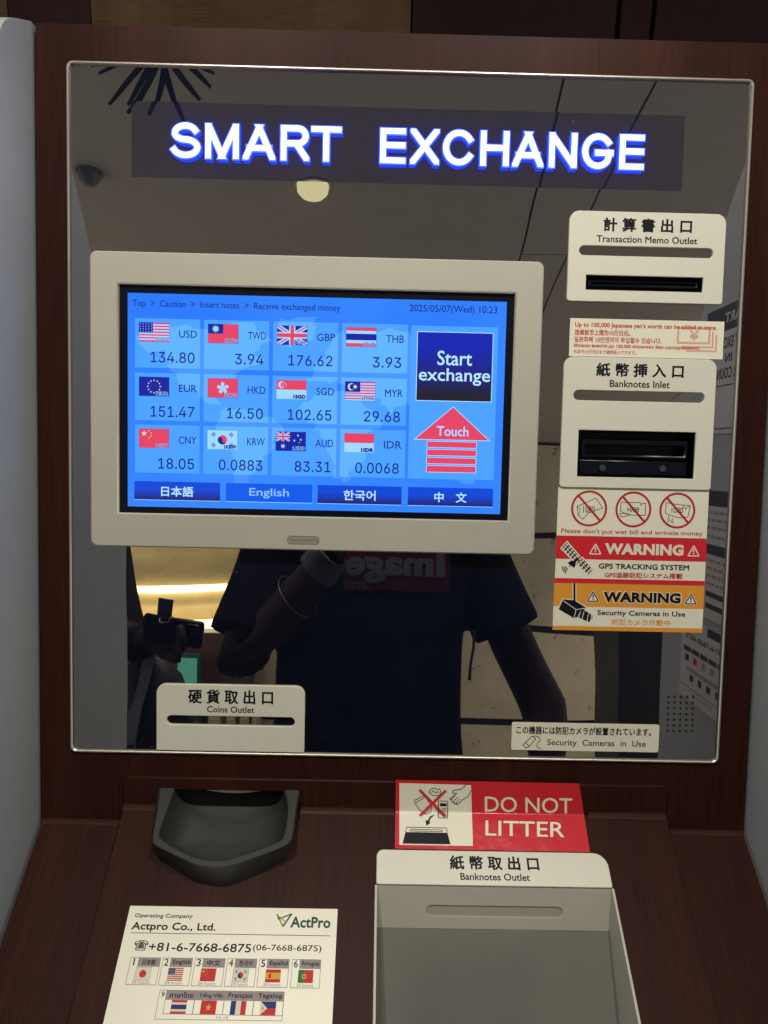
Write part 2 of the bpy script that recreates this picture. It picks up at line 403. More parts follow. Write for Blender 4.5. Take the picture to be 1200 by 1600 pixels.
# mirror with cut-outs
memo_cut = P0.R(914, 428, 1101, 453); inl_cut = P0.R(903, 671, 1089, 745)
m = M()
inner = rr((mirror_outer[0]+.0022, mirror_outer[1]+.0022, mirror_outer[2]-.0022, mirror_outer[3]-.0022), .0045)
sgn = P0.R(205, 157, 1072, 276)
m.fill(P0, [inner, box2(memo_cut), box2(inl_cut), box2(sgn)], MIRROR, -.0008)
m.build('mirror_panel', kiosk, 'tinted mirror glass front reflecting the person and the ceiling')
m = M(); m.fill(P0, [box2(sgn)], SIGNBK, -.0008)
sign = m.build('illuminated_sign', kiosk, 'dark strip of the mirror behind the lit white lettering')
m = M()
o1 = rr(mirror_outer, .006); i1 = rr((mirror_outer[0]+.0024, mirror_outer[1]+.0024, mirror_outer[2]-.0024, mirror_outer[3]-.0024), .0045)
m.prism(P0, [o1, i1], TRIM, -.004, .0022, chamfer=.0007)
m.build('mirror_trim', kiosk, 'thin pale metal trim round the mirror')

# lit letters, each one a piece
LW = emit('lit_letter_face', (.93, .97, 1.0), 1.6); LB = emit('halo_letter_edge', (.004, .012, 1.0), 20.0); LG = emit('halo_letter_back', (.030, .075, 1.0), 3.2)  # blue sides and wider blue back layer are added to imitate the halo
def clip_rect(poly, r):
    a0, b0, a1, b1 = r
    for ax, val, sg in ((0, a0, 1), (0, a1, -1), (1, b0, 1), (1, b1, -1)):
        out = []
        for i in range(len(poly)):
            p, q = poly[i], poly[(i+1) % len(poly)]; ip = (p[ax]-val)*sg >= 0; iq = (q[ax]-val)*sg >= 0
            if ip: out.append(p)
            if ip != iq:
                t = (val-p[ax])/(q[ax]-p[ax]); out.append((p[0]+(q[0]-p[0])*t, p[1]+(q[1]-p[1])*t))
        poly = out
        if len(poly) < 3: return []
    return poly
def arc(cx, cy, rx, ry, a0, a1, n=14): return [(cx+rx*math.cos(math.radians(a0+(a1-a0)*i/n)), cy+ry*math.sin(math.radians(a0+(a1-a0)*i/n))) for i in range(n+1)]
GLYPH = {
 'S': [arc(.5, .745, .44, .255, 22, 180, 10)+arc(.5, .745, .44, .215, 190, 262, 5)+arc(.5, .27, .5, .26, 82, -10, 7)+arc(.5, .27, .5, .27, -20, -160, 10)],
 'M': [[(0, 0), (0, 1)], [(.03, 1), (.5, 0)], [(.5, 0), (.97, 1)], [(1, 1), (1, 0)]],
 'A': [[(.02, 0), (.5, 1)], [(.5, 1), (.98, 0)], [(.2, .30), (.8, .30)]],
 'R': [[(0, 0), (0, 1)], [(0, 1), (.6, 1)]+arc(.62, .745, .34, .255, 85, -90, 12)+[(0, .49)], [(.55, .49), (.98, 0)]],
 'T': [[(0, 1), (1, 1)], [(.5, 1), (.5, 0)]],
 'E': [[(1, 1), (0, 1)], [(0, 1), (0, 0)], [(0, 0), (1, 0)], [(0, .52), (.92, .52)]],
 'X': [[(0, 0), (.97, 1)], [(.03, 1), (1, 0)]],
 'C': [arc(.52, .5, .52, .5, 35, 325, 30)],
 'H': [[(0, 0), (0, 1)], [(1, 0), (1, 1)], [(0, .52), (1, .52)]],
 'N': [[(0, 0), (0, 1)], [(.02, 1), (.98, 0)], [(1, 0), (1, 1)]],
 'G': [arc(.5, .5, .5, .5, 38, 318, 30)+[(.97, .45)], [(.98, .45), (.55, .45)]],
}
def ribbon(pts, w):
    n = len(pts); A = [np.array(p, float) for p in pts]; L = []; R_ = []
    for i in range(n):
        d1 = A[i]-A[i-1] if i else A[1]-A[0]; d2 = A[i+1]-A[i] if i < n-1 else d1
        d1 = d1/(np.linalg.norm(d1)+1e-12); d2 = d2/(np.linalg.norm(d2)+1e-12)
        t = d1+d2; t = t/(np.linalg.norm(t)+1e-12); nn = np.array([-t[1], t[0]]); k = 1/max(.6, abs(nn@np.array([-d1[1], d1[0]])))
        c = A[i]-(t*w*.48 if i == 0 else 0)+(t*w*.48 if i == n-1 else 0)
        L.append(tuple(c+nn*w/2*k)); R_.append(tuple(c-nn*w/2*k))
    return L, R_
SW_ = 8.5*PX
for word, y0_, spans in (('SMART', (193.8, 248), ((268.5, 314), (322.5, 374), (381, 431), (440, 484), (487.5, 534))), ('EXCHANGE', (202.5, 256.7), ((595, 634), (642, 686), (693, 740), (751, 795), (801, 849), (858, 901), (910, 958), (968, 1006)))):
    r = P0.R(spans[0][0], y0_[0], spans[-1][1], y0_[1]); S0, S1 = spans[0][0], spans[-1][1]
    for ch, (xa, xb) in zip(word, spans):
        a0 = r[0]+(r[2]-r[0])*(xa-S0)/(S1-S0)+SW_*.46; a1 = r[0]+(r[2]-r[0])*(xb-S0)/(S1-S0)-SW_*.46; b0, b1 = r[1]+SW_*.46, r[3]-SW_*.46
        m = M()
        for k, st_ in enumerate(GLYPH[ch]):
            pts = [(a0+(a1-a0)*x, b0+(b1-b0)*y) for x, y in st_]; z_ = .00001*k
            for wd, hi_, mt_ in ((SW_, .0036, LW), (SW_*1.42, .0029, LG)):
                if len(pts) == 2:
                    ex = (wd-SW_)/2+SW_*.46; A_, B_ = np.array(pts[0]), np.array(pts[1]); t_ = (B_-A_)/np.linalg.norm(B_-A_); q_n = np.array([-t_[1], t_[0]])*wd/2; A_ = A_-t_*wd*.7; B_ = B_+t_*wd*.7
                    cl = clip_rect([tuple(A_-q_n), tuple(B_-q_n), tuple(B_+q_n), tuple(A_+q_n)], (a0-ex, b0-ex, a1+ex, b1+ex) if not (ch == 'R' and k == 2) else (a0-ex, b0-ex, a1+ex, b0+(b1-b0)*.5))
                    n_ = len(cl); V = [P0.pt(*p, hi_+z_) for p in cl]; m.add(V, [tuple(range(n_))], mt_)
                    if mt_ is LW: m.add(V+[P0.pt(*p, .0020) for p in cl], [(i, (i+1) % n_, n_+(i+1) % n_, n_+i) for i in range(n_)], LB)
                    continue
                L, R_ = ribbon(pts, wd); n_ = len(L)
                V = [P0.pt(*p, hi_+z_) for p in L]+[P0.pt(*p, hi_+z_) for p in R_]
                m.add(V, [(i, i+1, n_+i+1, n_+i) for i in range(n_-1)], mt_)
                if mt_ is LW:
                    loop_ = L+R_[::-1]; q_ = len(loop_)
                    m.add([P0.pt(*p, hi_+z_) for p in loop_]+[P0.pt(*p, .0020) for p in loop_], [(i, (i+1) % q_, q_+(i+1) % q_, q_+i) for i in range(q_)], LB)
        m.build('letter', sign)

# ---------------------------------------------------------------- monitor
MP = P0.raised(.012)
m = M()
mo = MP.R(139.5, 391, 851.5, 853); mi = MP.R(184.5, 443, 806, 801)
m.prism(P0, [rr(mo, .0065, 8), box2(mi)], BEZEL, 0, .012, chamfer=.0012)
monitor = m.build('monitor', kiosk, 'touch monitor with a beige grey plastic bezel')
DP = P0.raised(.0075)
m = M(); m.fill(P0.raised(.008), [box2((mi[0]-.001, mi[1]-.001, mi[2]+.001, mi[3]+.001)), box2(DP.R(199.5, 457.3, 792.5, 791))], BLACKP)
m.build('screen_surround', monitor)
def escreen(name, r, g, b, k=1.0): return emit('screen_'+name, s2l(r, g, b), k, True)
# background of the page: slightly uneven blue, as an LCD shows it
mt, nt, b, o = nm('screen_page')
mp = mapped(nt, (1, 1, 1)); n1 = noise(nt, mp, 5, 2); rp = ramp(nt, n1.outputs['Fac'], [(.3, s2l(32, 116, 246)), (.7, s2l(52, 136, 252))])
nt.links.new(rp.outputs[0], b.inputs['Emission Color']); b.inputs['Emission Strength'].default_value = .92
b.inputs['Base Color'].default_value = (.01, .01, .015, 1); b.inputs['Roughness'].default_value = .12; b.inputs['Specular IOR Level'].default_value = .22
SPAGE = mt
STILE = escreen('tile', 68, 152, 255); SMAPC = escreen('map', 66, 140, 238); SMAP2 = escreen('map_on_tile', 88, 170, 255)
STXT = escreen('text', 12, 26, 112); SNAV = escreen('navy', 6, 40, 165); SNAV2 = escreen('navy_light', 2, 84, 222)
SWHT = escreen('white_text', 176, 220, 255); SRED = escreen('red', 216, 62, 92); SFW = escreen('flag_white', 150, 205, 255); SFB = escreen('flag_blue', 10, 28, 150)
SGOLD = escreen('gold', 200, 210, 190)
def fold_disp(m, poly, mat, off): m.fill(DP, [poly], mat, off)
m = M(); dr = DP.R(199.5, 457.3, 792.5, 791)
m.fill(DP, [box2(dr)], SPAGE, 0)
# faint world map behind the tiles, in page coordinates 0..1
def cont(pts): return [(dr[0]+(dr[2]-dr[0])*x, dr[1]+(dr[3]-dr[1])*y) for x, y in pts]
NA = [(.02, .80), (.08, .86), (.20, .84), (.33, .88), (.38, .80), (.33, .74), (.36, .70), (.29, .64), (.25, .58), (.22, .55), (.24, .49), (.20, .51), (.16, .56), (.13, .63), (.10, .72), (.04, .75)]
GL = [(.40, .90), (.50, .91), (.49, .82), (.43, .76), (.40, .84)]
SAm = [(.26, .48), (.33, .47), (.41, .40), (.39, .30), (.34, .20), (.31, .08), (.28, .10), (.28, .25), (.24, .36)]
AF = [(.50, .56), (.58, .57), (.63, .50), (.68, .42), (.63, .36), (.63, .24), (.58, .13), (.55, .15), (.54, .32), (.50, .40), (.46, .44), (.46, .50)]
EU = [(.47, .62), (.52, .61), (.57, .60), (.62, .56), (.66, .54), (.70, .46), (.74, .52), (.78, .42), (.80, .52), (.84, .55), (.87, .66), (.93, .74), (.97, .82), (.85, .84), (.70, .86), (.60, .82), (.56, .84), (.52, .74), (.50, .68)]
AU = [(.84, .26), (.90, .30), (.95, .24), (.93, .15), (.86, .16)]
def jag(p, k=5, s=.014):
    rnd = random.Random(7); q = []
    for i in range(len(p)):
        a, b2 = p[i], p[(i+1) % len(p)]
        for j in range(k): t = j/k; q.append((a[0]+(b2[0]-a[0])*t+rnd.uniform(-s, s)*(j > 0), a[1]+(b2[1]-a[1])*t+rnd.uniform(-s, s)*(j > 0)))
    return q
CONT = [cont(jag(c_)) for c_ in (NA, GL, SAm, AF, EU, AU)]
for c_ in CONT: m.fill(DP, [c_], SMAPC, .00003)
m.text(DP, 'Top  >  Caution  >  Insert notes  >  Receive exchanged money', DP.R(207, 468, 532, 481.5), STXT, .0002, .004)
m.text(DP, '2025/05/07(Wed) 10:23', DP.R(640, 475.5, 777, 490), STXT, .0002, .004)
m.build('display', monitor, 'glowing blue touch display page')
dx0, dy0 = DP.ab(211, 500)
def DR(u0, v0, u1, v1):  # page layout rectangle; u along the row y=500, v along the column x=211
    return (DP.ab(u0, 500)[0], DP.ab(211, v1)[1], DP.ab(u1, 500)[0], DP.ab(211, v0)[1])
def star(a, b, r, n=5, k=.42): return [(a+(r if i % 2 == 0 else r*k)*math.sin(math.pi*i/n), b+(r if i % 2 == 0 else r*k)*math.cos(math.pi*i/n)) for i in range(2*n)]
def flag(m, pl, r, kind, off, red, blue, white, yellow, green, black, d=.00006):
    a0, b0, a1, b1 = r; w = a1-a0; h = b1-b0
    q = lambda x0, y0, x1, y1: box2((a0+w*x0, b0+h*y0, a0+w*x1, b0+h*y1))
    pp = lambda x, y: (a0+w*x, b0+h*y)
    def F_(poly, mat, lv): m.fill(pl, [poly], mat, off+d*lv)
    def union(x0, y0, x1, y1, lv):
        W_ = x1-x0; H_ = y1-y0; z = lambda x, y: pp(x0+W_*x, y0+H_*y)
        F_([z(0, 0), z(1, 0), z(1, 1), z(0, 1)], blue, lv)
        rc = (a0+w*x0, b0+h*y0, a0+w*x1, b0+h*y1)
        for (p, s_) in (((0, 0), (1, 1)), ((0, 1), (1, 0))):
            A, B = np.array(z(*p)), np.array(z(*s_)); t = (B-A)/np.linalg.norm(B-A); nn = np.array([-t[1], t[0]])
            for wd, mt_, l2 in ((.12, white, 1), (.04, red, 2)):
                e_ = nn*wd*h*H_*.9; t2 = t*h*.3
                F_(clip_rect([tuple(A-e_-t2), tuple(B-e_+t2), tuple(B+e_+t2), tuple(A+e_-t2)], rc), mt_, lv+l2)
        for wd, mt_, l2 in ((.17, white, 3), (.10, red, 4)):
            F_([z(0, .5-wd), z(1, .5-wd), z(1, .5+wd), z(0, .5+wd)], mt_, lv+l2); F_([z(.5-wd*.6, 0), z(.5+wd*.6, 0), z(.5+wd*.6, 1), z(.5-wd*.6, 1)], mt_, lv+l2)
    if kind in ('us', 'my'):
        F_(q(0, 0, 1, 1), white, 0); ns = 13 if kind == 'us' else 14
        for i in range(0, ns, 2): F_(q(0, 1-(i+1)/ns, 1, 1-i/ns), red, 1)
        F_(q(0, .46, .46 if kind == 'us' else .5, 1), blue, 2)
        if kind == 'us':
            for i in range(5):
                for j in range(4): F_(star(a0+w*(.05+.09*i), b0+h*(.53+.13*j), h*.035), white, 3)
        else:
            cx, cy = pp(.20, .73); F_([(cx+h*.19*math.cos(t), cy+h*.19*math.sin(t)) for t in np.linspace(.75, 5.53, 16)]+[(cx+h*.06+h*.15*math.cos(t), cy+h*.15*math.sin(t)) for t in np.linspace(5.3, .98, 16)], yellow, 3)
            F_(star(a0+w*.33, b0+h*.73, h*.13, 8, .5), yellow, 3)
    elif kind == 'tw':
        F_(q(0, 0, 1, 1), red, 0); F_(q(0, .5, .5, 1), blue, 1); F_(star(a0+w*.25, b0+h*.75, h*.2, 12, .6), white, 2)
    elif kind == 'gb': union(0, 0, 1, 1, 0)
    elif kind == 'th':
        for y0, y1, c in ((0, .17, red), (.17, .33, white), (.33, .67, blue), (.67, .83, white), (.83, 1, red)): F_(q(0, y0, 1, y1), c, 0)
    elif kind == 'eu':
        F_(q(0, 0, 1, 1), blue, 0)
        for i in range(12): F_(star(a0+w*.5+h*.33*math.sin(i*math.pi/6), b0+h*.5+h*.33*math.cos(i*math.pi/6), h*.055), yellow, 1)
    elif kind == 'hk':
        F_(q(0, 0, 1, 1), red, 0)
        for i in range(5):
            t = math.radians(90+72*i); c, s_ = math.cos(t), math.sin(t); pts = [(0, 0), (.10, .09), (.24, .11), (.33, .02), (.27, -.08), (.14, -.06)]
            F_([(a0+w*.5+h*(x*c-y*s_), b0+h*.5+h*(x*s_+y*c)) for x, y in pts], white, 1)
    elif kind in ('sg', 'id'):
        F_(q(0, 0, 1, .5), white, 0); F_(q(0, .5, 1, 1), red, 0)
        if kind == 'sg':
            cx, cy = pp(.17, .75); F_([(cx+h*.19*math.cos(t), cy+h*.19*math.sin(t)) for t in np.linspace(.9, 5.38, 14)]+[(cx+h*.08+h*.15*math.cos(t), cy+h*.15*math.sin(t)) for t in np.linspace(5.0, 1.28, 14)], white, 1)
            for i in range(5): F_(star(a0+w*.26+h*.1*math.sin(i*1.2566), b0+h*.75+h*.1*math.cos(i*1.2566), h*.04), white, 1)
    elif kind in ('cn', 'vn'):
        F_(q(0, 0, 1, 1), red, 0)
        if kind == 'vn': F_(star(a0+w*.5, b0+h*.5, h*.28), yellow, 1)
        else:
            F_(star(a0+w*.17, b0+h*.75, h*.16), yellow, 1)
            for x, y in ((.33, .9), (.4, .78), (.4, .62), (.33, .5)): F_(star(a0+w*x, b0+h*y, h*.05), yellow, 1)
    elif kind == 'kr':
        F_(q(0, 0, 1, 1), white, 0); cx, cy = pp(.5, .5); R_ = h*.25; t0 = -.55
        up = [(cx+R_*math.cos(t+t0), cy+R_*math.sin(t+t0)) for t in np.linspace(0, math.pi, 16)]
        wave = lambda: [(cx-R_+2*R_*k/10, k) for k in range(11)]
        mid = []
        for k in range(1, 12):
            x = -1+2*k/12; y = -.38*math.sin(math.pi*x); mid.append((cx+R_*(x*math.cos(t0)-y*math.sin(t0)), cy+R_*(x*math.sin(t0)+y*math.cos(t0))))
        F_(up+mid, red, 1)
        dn = [(cx+R_*math.cos(t+t0), cy+R_*math.sin(t+t0)) for t in np.linspace(math.pi, 2*math.pi, 16)]
        F_(dn+mid[::-1], blue, 1)
        for (x, y, sg) in ((.2, .78, 1), (.8, .78, -1), (.2, .22, -1), (.8, .22, 1)):
            for k in (-1, 0, 1):
                c = np.array(pp(x, y)); t = math.radians(56*sg); dv = np.array([math.cos(t), math.sin(t)]); nv = np.array([-dv[1], dv[0]])
                c2 = c+nv*h*.065*k; m.stroke(pl, [tuple(c2-dv*h*.11), tuple(c2+dv*h*.11)], h*.035, black, off+d)
    elif kind == 'au':
        F_(q(0, 0, 1, 1), blue, 0); union(0, .5, .47, 1, 1)
        for x, y, s_ in ((.24, .24, .14), (.74, .82, .07), (.62, .55, .07), (.84, .6, .07), (.75, .2, .07), (.79, .45, .04)): F_(star(a0+w*x, b0+h*y, h*s_, 7, .45), white, 6)
    elif kind == 'jp': F_(q(0, 0, 1, 1), white, 0); F_(circ(a0+w*.5, b0+h*.5, h*.3, 20), red, 1)
    elif kind == 'es':
        F_(q(0, 0, 1, 1), yellow, 0); F_(q(0, 0, 1, .25), red, 1); F_(q(0, .75, 1, 1), red, 1); F_(q(.2, .32, .38, .68), red, 1)
    elif kind == 'pt': F_(q(0, 0, .4, 1), green, 0); F_(q(.4, 0, 1, 1), red, 0); F_(circ(a0+w*.4, b0+h*.5, h*.2, 14), yellow, 1); F_(circ(a0+w*.4, b0+h*.5, h*.1, 12), red, 2)
    elif kind == 'fr': F_(q(0, 0, .333, 1), blue, 0); F_(q(.333, 0, .667, 1), white, 0); F_(q(.667, 0, 1, 1), red, 0)
    elif kind == 'ph': F_(q(0, .5, 1, 1), blue, 0); F_(q(0, 0, 1, .5), red, 0); F_([pp(0, 0), pp(.45, .5), pp(0, 1)], white, 1); F_(circ(a0+w*.14, b0+h*.5, h*.1, 10), yellow, 2)
cols_u = [(211, 313), (319, 421), (427, 529), (535, 638)]; rows_v = [(497, 574), (582, 656), (663, 738)]
RATES = [[('us', 'USD', '134.80'), ('tw', 'TWD', '3.94'), ('gb', 'GBP', '176.62'), ('th', 'THB', '3.93')],
         [('eu', 'EUR', '151.47'), ('hk', 'HKD', '16.50'), ('sg', 'SGD', '102.65'), ('my', 'MYR', '29.68')],
         [('cn', 'CNY', '18.05'), ('kr', 'KRW', '0.0883'), ('au', 'AUD', '83.31'), ('id', 'IDR', '0.0068')]]
for j in range(3):
    for i in range(4):
        u0, u1 = cols_u[i]; v0, v1 = rows_v[j]; k, code, rate = RATES[j][i]; m = M(); r = DR(u0, v0, u1, v1)
        m.fill(DP, [box2(r)], STILE, .00008)
        for c_ in CONT:
            q_ = clip_rect(c_, r)
            if q_: m.fill(DP, [q_], SMAP2, .00011)
        fr_ = DR(u0+6.5, v0+6.5, u0+53.5, v0+36)
        m.fill(DP, [inset(box2(fr_), -.0003)], SNAV2 if k not in ('id', 'sg', 'kr') else SMAPC, .00014)
        flag(m, DP, fr_, k, .0002, SRED, SFB, SFW, SGOLD, SFB, STXT, .00004)
        m.text(DP, '1'+code, DR(u0+33, v0+29, u0+52.5, v0+35.3), SFW if k in ('us', 'tw', 'hk', 'cn', 'th', 'my', 'gb', 'eu', 'au') else STXT, .00055, .07)
        m.text(DP, '1'+code, DR(u0+33.4, v0+29.4, u0+52.1, v0+35.0), STXT, .0006, .01)
        m.text(DP, code, DR(u0+69, v0+17.3, u0+97, v0+29), STXT, .0002, .004)
        w_ = 12.1*(len(rate)-1)+8.5
        m.text(DP, rate, DR(u0+93.5-w_, v0+51.8, u0+93.5, v0+68.6), STXT, .0002, .006, 'Inter')
        m.build('currency_tile', monitor, f'{code} rate tile reading {rate}')
def gradmat(name, top, bot, lo, hi):
    m_, nt, b, o = nm(name); tc = nt.nodes.new('ShaderNodeTexCoord'); sp = nt.nodes.new('ShaderNodeSeparateXYZ')
    nt.links.new(tc.outputs['Generated'], sp.inputs[0])
    r = ramp(nt, sp.outputs[2], [(lo, bot), (hi, top)]); nt.links.new(r.outputs[0], b.inputs['Emission Color']); b.inputs['Emission Strength'].default_value = 1
    b.inputs['Base Color'].default_value = (.01, .01, .012, 1); b.inputs['Roughness'].default_value = .12; b.inputs['Specular IOR Level'].default_value = .22; return m_
SBTN = gradmat('screen_start_button', s2l(4, 30, 168), s2l(26, 23, 38), .1, .8); SLB = gradmat('screen_language_button', s2l(2, 66, 205), s2l(28, 22, 88), .0, .6)
m = M(); m.fill(DP, [box2(DR(643, 498, 779, 738))], STILE, .00006); m.build('button_area', monitor)
m = M(); m.fill(DP, [inset(box2(DR(653.5, 508, 771, 615)), -.0006)], SWHT, .0001); m.fill(DP, [box2(DR(653.5, 508, 771, 615))], SBTN, .00016)
m.text(DP, 'Start', DR(685, 536.5, 739.5, 559.5), SWHT, .00022, .010); m.text(DP, 'exchange', DR(656.5, 564, 768.5, 590.5), SWHT, .00022, .010)
m.build('start_button', monitor)
m = M(); tri = [DP.ab(709.5, 634), DP.ab(650, 686.2), DP.ab(764.5, 686.2)]
tri = [(DR(712, 625, 713, 626)[0], DR(0, 625, 1, 626)[3]), (DR(653.5, 0, 654, 1)[0], DR(0, 676, 1, 677)[3]), (DR(769.5, 0, 770, 1)[0], DR(0, 676, 1, 677)[3])]
m.fill(DP, [inset(tri, -.0007)], SFW, .0001); m.fill(DP, [tri], SRED, .00016)
for v0, v1 in ((679.5, 688.3), (692, 701), (704.8, 713.8), (717.5, 727)):
    m.fill(DP, [inset(box2(DR(672.5, v0, 750, v1)), -.0006)], SFW, .0001); m.fill(DP, [box2(DR(672.5, v0, 750, v1))], SRED, .00016)
m.text(DP, 'Touch', DR(687, 655, 737, 670.5), SFW, .0003, .014)
m.build('touch_arrow', monitor)
for (u0, u1), t, mm in (((210, 346), '日本語', SLB), ((355.5, 492), 'English', SNAV2), ((500.5, 634), '한국어', SLB), ((644, 779), '中　文', SLB)):
    m = M(); m.fill(DP, [box2(DR(u0, 751.5, u1, 780))], mm, .0001); m.fill(DP, [box2(DR(u0, 779.3, u1, 780.8))], SFW, .00005)
    cx = (u0+u1)/2; hw = 31.5 if t == 'English' else 25.5
    m.text(DP, t, DR(cx-hw, 758.5, cx+hw, 774.5), SWHT if t != 'English' else escreen('dim_text', 128, 186, 250), .0002, .012 if t == 'English' else .016)
    m.build('language_button', monitor, 'language button reading '+t.replace('　', ' '))
# worn raised badge on the lower bezel
m = M(); br = rr(MP.R(449.5, 837.5, 498.5, 849.5), .003, 5)
m.stroke(MP, br, PX*1.2, ink('badge_grey', (.16, .155, .135)), .0002, True); m.fill(MP, [br], ink('badge_fill', (.27, .262, .225)), .0001)
for k in range(14):
    x = 453+k*3.1; m.stroke(MP, MP.P([(x, 840.5+(k*7 % 4)), (x+2.2, 845+(k*5 % 3)), (x+3.6, 841+(k*3 % 4))]), PX*.8, ink('badge_grey', (.2, .19, .17)), .0003)
m.build('badge', monitor, 'scuffed oval badge on the lower bezel')

# ---------------------------------------------------------------- plates round the slots
TP = P0.raised(.0018)
def scuffs(m, pl, r, n, seed, col):
    rnd = random.Random(seed)
    for _ in range(n):
        e_ = rnd.random(); a = rnd.uniform(r[0], r[2]); b_ = rnd.uniform(r[1], r[3])
        if e_ < .6: b_ = r[1]+abs(rnd.gauss(0, .004))+.001
        q_ = rnd.uniform(.00012, .00035); m.fill(pl, [circ(a, b_, q_, 6, q_*rnd.uniform(.5, 1.2))], col, .00002)
SCUFF = plain('scuff', (.20, .18, .14), .7)
m = M(); scuffs(m, MP, (mo[0]+.004, mo[1]+.001, mo[2]-.004, mi[1]-.002), 34, 5, SCUFF); scuffs(m, MP, (mi[2]+.002, mo[1]+.003, mo[2]-.002, mo[3]-.004), 16, 6, SCUFF); scuffs(m, MP, (mo[0]+.003, mo[1]+.003, mi[0]-.002, mo[3]-.004), 14, 8, SCUFF)
o_sc = m.build('scuff_marks', monitor); o_sc['kind'] = 'stuff'
def plate(name, rpx, radii, cuts, lab, texts, z=.0018):
    r = TP.R(*rpx); m = M()
    m.prism(P0, [rr(r, radii, 8)]+cuts, CREAM, -.0007, z, chamfer=.0004)
    o = m.build(name, kiosk, lab)
    for t, q, bo in texts:
        k = M(); k.text(TP, t, TP.R(*q), INK, .00006, bo); k.build('lettering', o)
    return o
def pill(q): r = TP.R(*q); return rr(r, abs(r[3]-r[1])/2*.999, 8)
memo = plate('memo_outlet_plate', (891, 328.5, 1136, 470), (.003, .003, .009, .009), [pill((905.4, 383, 1115.5, 398.3)), box2(TP.R(916, 429, 1099.5, 452.5))],
      'cream plate round the transaction memo slot', [('計 算 書 出 口', (943.5, 339.5, 1082, 361.5), .03), ('Transaction Memo Outlet', (932.5, 367.2, 1090, 378), .017)])
inlet = plate('banknote_inlet_plate', (882, 556.5, 1121, 761), (.003, .003, .009, .009), [pill((896.5, 609, 1102, 625)), box2(TP.R(904.5, 671.5, 1088, 744.5))],
      'cream plate round the banknote inlet', [('紙 幣 挿 入 口', (932, 566.5, 1069, 588), .03), ('Banknotes Inlet', (953, 593.5, 1047, 604.8), .017)])
coins = plate('coin_outlet_plate', (244.5, 1068.5, 476.7, 1172), (.0008, .0008, .009, .009), [pill((260.2, 1117.5, 460.7, 1132.3))],
      'cream plate above the coin scoop', [('硬 貨 取 出 口', (294, 1076.5, 427, 1099), .03), ('Coins Outlet', (323.5, 1103, 397.5, 1113), .017)])
# memo slot mouth
m = M(); r = P0.R(914, 427.5, 1101, 453.5)
def cavity(m, pl, r, depth, mat, back=None, taper=0):
    a0, b0, a1, b1 = r; o_ = [(a0, b0), (a1, b0), (a1, b1), (a0, b1)]; i_ = [(a0+taper, b0+taper), (a1-taper, b0+taper), (a1-taper, b1-taper), (a0+taper, b1-taper)]
    m.add([pl.pt(*p, 0) for p in o_]+[pl.pt(*p, -depth) for p in i_], [(i, (i+1) % 4, 4+(i+1) % 4, 4+i) for i in range(4)], mat)
    m.fill(pl, [i_], back or mat, -depth)
cavity(m, P0, r, .012, BLACKP, taper=.001)
q = P0.R(921, 436, 1094, 446); m.prism(P0, [box2(q), box2(P0.R(925, 438.8, 1090, 443))], BLACKP, -.012, -.003, chamfer=.0005)
m.fill(P0, [box2(q)], BLACKM, -.009)
m.build('memo_slot', memo, 'black paper slot')
m = M(); r = P0.R(903, 670.5, 1089.5, 745.5); cavity(m, P0, r, .022, BLACKP, taper=.0015)
q = P0.R(911, 684, 1080, 715); m.prism(P0, [rr(q, .003), box2(P0.R(917, 694, 1074, 710))], BLACKP, -.022, -.006, chamfer=.001)
q2 = P0.R(908, 718, 1080, 741); m.prism(P0, [box2(q2)], BLACKP, -.022, -.008, chamfer=.001)
mouth = m.build('banknote_mouth', inlet, 'black recessed banknote reader mouth')
LENS = plain('sensor_lens', (.035, .042, .038), .25)
for x in (945, 1040):
    m = M(); a, b_ = P0.ab(x, 731+(x-945)*.01); m.prism(P0, [circ(a, b_, .0046, 24)], BLACKP, -.0085, -.0068, chamfer=.0005); m.fill(P0, [circ(a, b_, .0032, 20)], LENS, -.0067)
    m.build('sensor_lens', inlet)
# speaker holes, drilled dimples in the mirror
m = M(); HB = plain('hole_black', (.003, .003, .003), .5); HR = plain('hole_rim', (.09, .09, .085), .35)
for j in range(7):
    for i in range(5):
        a, b_ = P0.ab(1045+i*9.6-.25*j, 1089+j*8.9+i*.15)
        m.fill(P0, [circ(a, b_,   .0011, 12)], HB, -.0006); m.stroke(P0, circ(a, b_-.0001, .00125, 14), .00025, HR, -.00055, True)
g_ = m.build('speaker_grille', kiosk, 'grid of small drilled speaker holes in the mirror corner')

# ---------------------------------------------------------------- coin scoop
RP0 = np.array([0, -coin_b, -.006]); RPL = Plane(RP0, (0, -1.75, -1))
outer = [(249.5, 1232), (246, 1262), (239.5, 1300), (238.7, 1313), (243, 1321), (270, 1335), (301, 1349.5), (320, 1354.2), (341, 1355.5), (362, 1352.5), (395, 1341), (425, 1330), (444, 1322), (452, 1316), (457, 1306), (462, 1270), (467.5, 1234)]
inner_ = [(272.5, 1232), (262, 1262), (250.5, 1296), (249, 1307), (254, 1312.5), (272, 1325), (297, 1337.5), (315, 1342.7), (337, 1345), (358, 1343), (390, 1333), (415, 1324), (434, 1316), (441, 1311), (445, 1300), (450, 1262), (444, 1234)]
skirt = [(246, 1232), (242, 1264), (237, 1304), (237.7, 1324), (242, 1336), (268, 1356), (300, 1376.5), (319, 1383), (338, 1386.5), (362, 1385), (395, 1371), (423, 1357), (443, 1345.5), (452, 1336), (459, 1314), (466, 1270), (471, 1235)]
